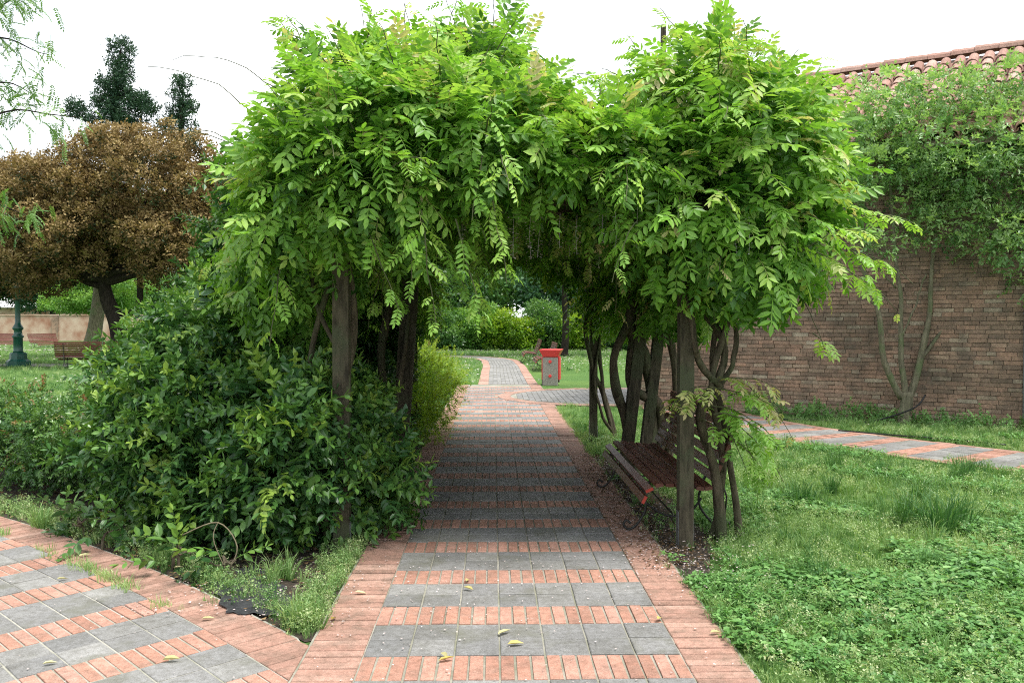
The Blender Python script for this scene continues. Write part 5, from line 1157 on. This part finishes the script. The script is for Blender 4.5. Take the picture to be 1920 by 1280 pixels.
n = 700; P2 = np.stack([.985 + rng.normal(0, .022, n), rng.uniform(2.6, 14.8, n), np.full(n, -.004)], 1); P2 = P2[(P2[:, 1] < 4.9) | (P2[:, 1] > 9.4) | (rng.random(n) < .15)]; gs.add(P2, zrot(len(P2)), rng.uniform(.35, .8, len(P2)), rng.normal(.55, .2, len(P2)))
instance_stuff(gs, 'short_grass', M['grass'], 'short uneven lawn grass growing on both sides of the paths', 'grass')
instance_stuff(gl, 'long_grass', M['grass'], 'long dark grass standing in tufts in the right lawn and bed', 'grass')
instance_stuff(ss, 'seeding_weeds', M['grass'], 'fine pale seeding weeds through the right lawn', 'weeds')
instance_stuff(TT_, 'tussock_grass', M['grass'], 'tall dark tussocks of coarse grass standing out of the right lawn', 'grass')
instance_stuff(bw, 'broad_leaf_weeds', M['clover'], 'broad leaved weeds carpeting the lawn at the bottom right', 'weeds')
instance_stuff(cs, 'clover', M['clover'], 'patches of clover in the near right lawn', 'clover')
# daisies
dz = Scatter([Tm([(-.5, -.5, 0), (.5, -.5, .1), (.5, .5, 0), (-.5, .5, .1)], [(0, 1, 2, 3)])])
def daisies(x0, x1, y0, y1, n, s0):
    x = rng.uniform(x0, x1, n); y_ = rng.uniform(y0, y1, n); ok = off_path(x, y_) & ~in_bed(x, y_); x, y_ = x[ok], y_[ok]
    dz.add(np.stack([x, y_, rng.uniform(.04, .1, len(x))], 1), zrot(len(x)), rng.uniform(.6, 1.2, len(x)) * s0, rng.uniform(.5, 1, len(x)))
daisies(-12, 9, 20, 44, 4200, .045); daisies(-32, -10, 32, 60, 2600, .06); daisies(1, 6, 10, 20, 150, .015)
o = dz.bake('daisies', M['petal']); tag(o, 'white daisies scattered through the far lawns', 'daisies', kind='stuff')
# petals
pt = Scatter([Tm([(-.5, -.35, 0), (.5, -.3, .1), (.45, .35, .0), (-.45, .3, .15)], [(0, 1, 2, 3)]), Tm([(-.5, -.2, 0), (.5, -.1, .2), (0, .45, .05)], [(0, 1, 2)])])
def petals(x, y_, z, s0=.009):
    n = len(x); pt.add(np.stack([x, y_, np.full(n, z)], 1), zrot(n), rng.uniform(.6, 1.4, n) * s0, np.clip(rng.normal(.45, .25, n), 0, 1))
n = 2600; petals(rng.uniform(-.97, .97, n), 4.2 + 8.5 * rng.beta(1.6, 1.8, n), .0165)
n = 160; petals(rng.uniform(-.97, .97, n), rng.uniform(3.3, 5, n), .0165)
n = 2200; petals(np.abs(rng.normal(.98, .17, n)).clip(.72, 1.6), rng.uniform(4.9, 9.5, n), .017, .011)
n = 900; x = rng.normal(-1.08, .12, n).clip(-1.6, -.8); petals(x, rng.uniform(4.2, 10, n), .017)
n = 350; petals(rng.uniform(-2.0, -1.0, n), rng.uniform(4.3, 5.6, n), .018, .012)
n = 300; petals(rng.uniform(-4.5, -1.2, n), rng.uniform(3.5, 6.5, n), .016, .007)
n = 200; petals(rng.uniform(1, 1.6, n), rng.uniform(4.6, 6, n), .05, .012)
o = pt.bake('fallen_petals', M['petal']); tag(o, 'faded wisteria petals scattered over the path and mulch', 'petals', kind='stuff')
# petals on the bench seat
# leaf litter in the bed
mbq = [Tm([(-.5, 0, 0), (0, -.22, .12), (.5, 0, 0), (0, .22, .1)], [(0, 1, 2, 3)]), Tm([(-.5, 0, .1), (0, -.3, 0), (.5, 0, .15), (.1, .25, 0)], [(0, 1, 2, 3)])]
lt_ = Scatter(mbq); n = 5200; x = rng.uniform(-5.2, -.95, n); y_ = rng.uniform(4.1, 9, n); ok = in_bed(x, y_); x, y_ = x[ok], y_[ok]
lt_.add(np.stack([x, y_, rng.uniform(0, .02, len(x))], 1), zrot(len(x)), rng.uniform(.02, .055, len(x)), np.clip(rng.normal(.3, .25, len(x)), 0, 1))
n = 3200; x = rng.normal(1.05, .17, n).clip(.72, 1.5); lt_.add(np.stack([x, rng.uniform(5.1, 9.5, n), rng.uniform(.012, .02, n)], 1), zrot(n), rng.uniform(.012, .035, n), np.clip(rng.normal(.3, .25, n), 0, 1))
o = lt_.bake('leaf_litter', M['litter']); tag(o, 'dry brown leaf litter on the bed and beside the bench', 'leaf litter', kind='stuff')
# low weeds along the wall foot
ws = Scatter(PT); n = 420; a = rng.uniform(-.4, 5.0, n); q = np.abs(rng.normal(.25, .16, n)) + .05; P2 = W0[None] + a[:, None] * wd[None] + q[:, None] * wnrm[None]; P2[:, 2] = rng.uniform(0, .16, n) * np.clip(vnoise(a, a * .3, 2, 1) + .7, .1, 1.4)
ws.add(P2, frames(foliage_dirs(np.tile([0, 0, 1.], (n, 1)), .8, .1, .6), norm(np.array([0, -.5, 1.]) + rng.normal(size=(n, 3)) * .4)), rng.uniform(.8, 1.4, n), rng.normal(.5, .15, n))
o = ws.bake('wall_weeds', M['clover']); tag(o, 'low green weeds growing along the foot of the brick wall', 'weeds', kind='stuff')

# single fallen leaves on the paving
FL = [((-.08, 4.05), 40, .95), ((-.03, 3.90), 10, .5), ((-.35, 3.77), 120, .9), ((-.34, 3.73), 20, .3), ((-.28, 4.87), 80, .8), ((-.27, 4.72), 150, .7), ((.70, 4.22), 60, .6), ((.93, 4.02), 20, .9), ((-.93, 4.25), 80, .2), ((-.86, 4.66), 0, 1.0),
      ((-2.06, 3.72), 30, 1.0), ((-1.55, 3.75), 0, .8), ((-1.56, 4.27), 10, .9), ((-2.03, 5.16), 0, 1.0), ((-1.92, 5.05), 0, 1.0), ((-2.73, 5.45), 50, 1.), ((-2.62, 4.95), 40, .9)]
fll = ['pale yellow leaf on the grey tiles near the bottom middle', 'curled tan leaf touching the pale yellow one', 'yellow leaf at the bottom beside a brick row', 'brown curled leaf just below the yellow one at the bottom', 'small yellow leaf on grey tile where the pergola shade begins', 'yellow leaf on the brick row in front of the pergola', 'tan leaf on the right inner edge of the path', 'large pale leaf on the right brick edging', 'dark leaf on the left brick edging', 'whitish leaf on the left brick edging near the bed',
       'long pale leaf across two bricks of the left path', 'tan leaf on the last brick row of the left path', 'thin tan leaf on the left path edging', 'pale leaf at the edge of the bed, right of a pair', 'pale folded leaf at the edge of the bed', 'yellow green leaf at the bed edge under the weeds', 'pale leaf on grey tile by the joint grass']
fm = []
for k in range(3):
    mb = MB(); leaflet(mb, (-.035, 0, 0), (1, 0, .1), (0, 0, 1), .075, .032, 0, .5 + .2 * k, .3); fm.append(mb.mesh('fallen_leaf', M['yleaf']))
for k, ((x, yy), a, t) in enumerate(FL):
    o = link('fallen_leaf', fm[k % 3], None, t); o.location = (x, yy, .020); o.rotation_euler = (R(random.uniform(-10, 10)), R(random.uniform(-10, 10)), R(a)); s_ = random.uniform(.75, 1.1); o.scale = (s_,) * 3
    tag(o, fll[k], 'leaf', 'single leaves fallen on the paving')
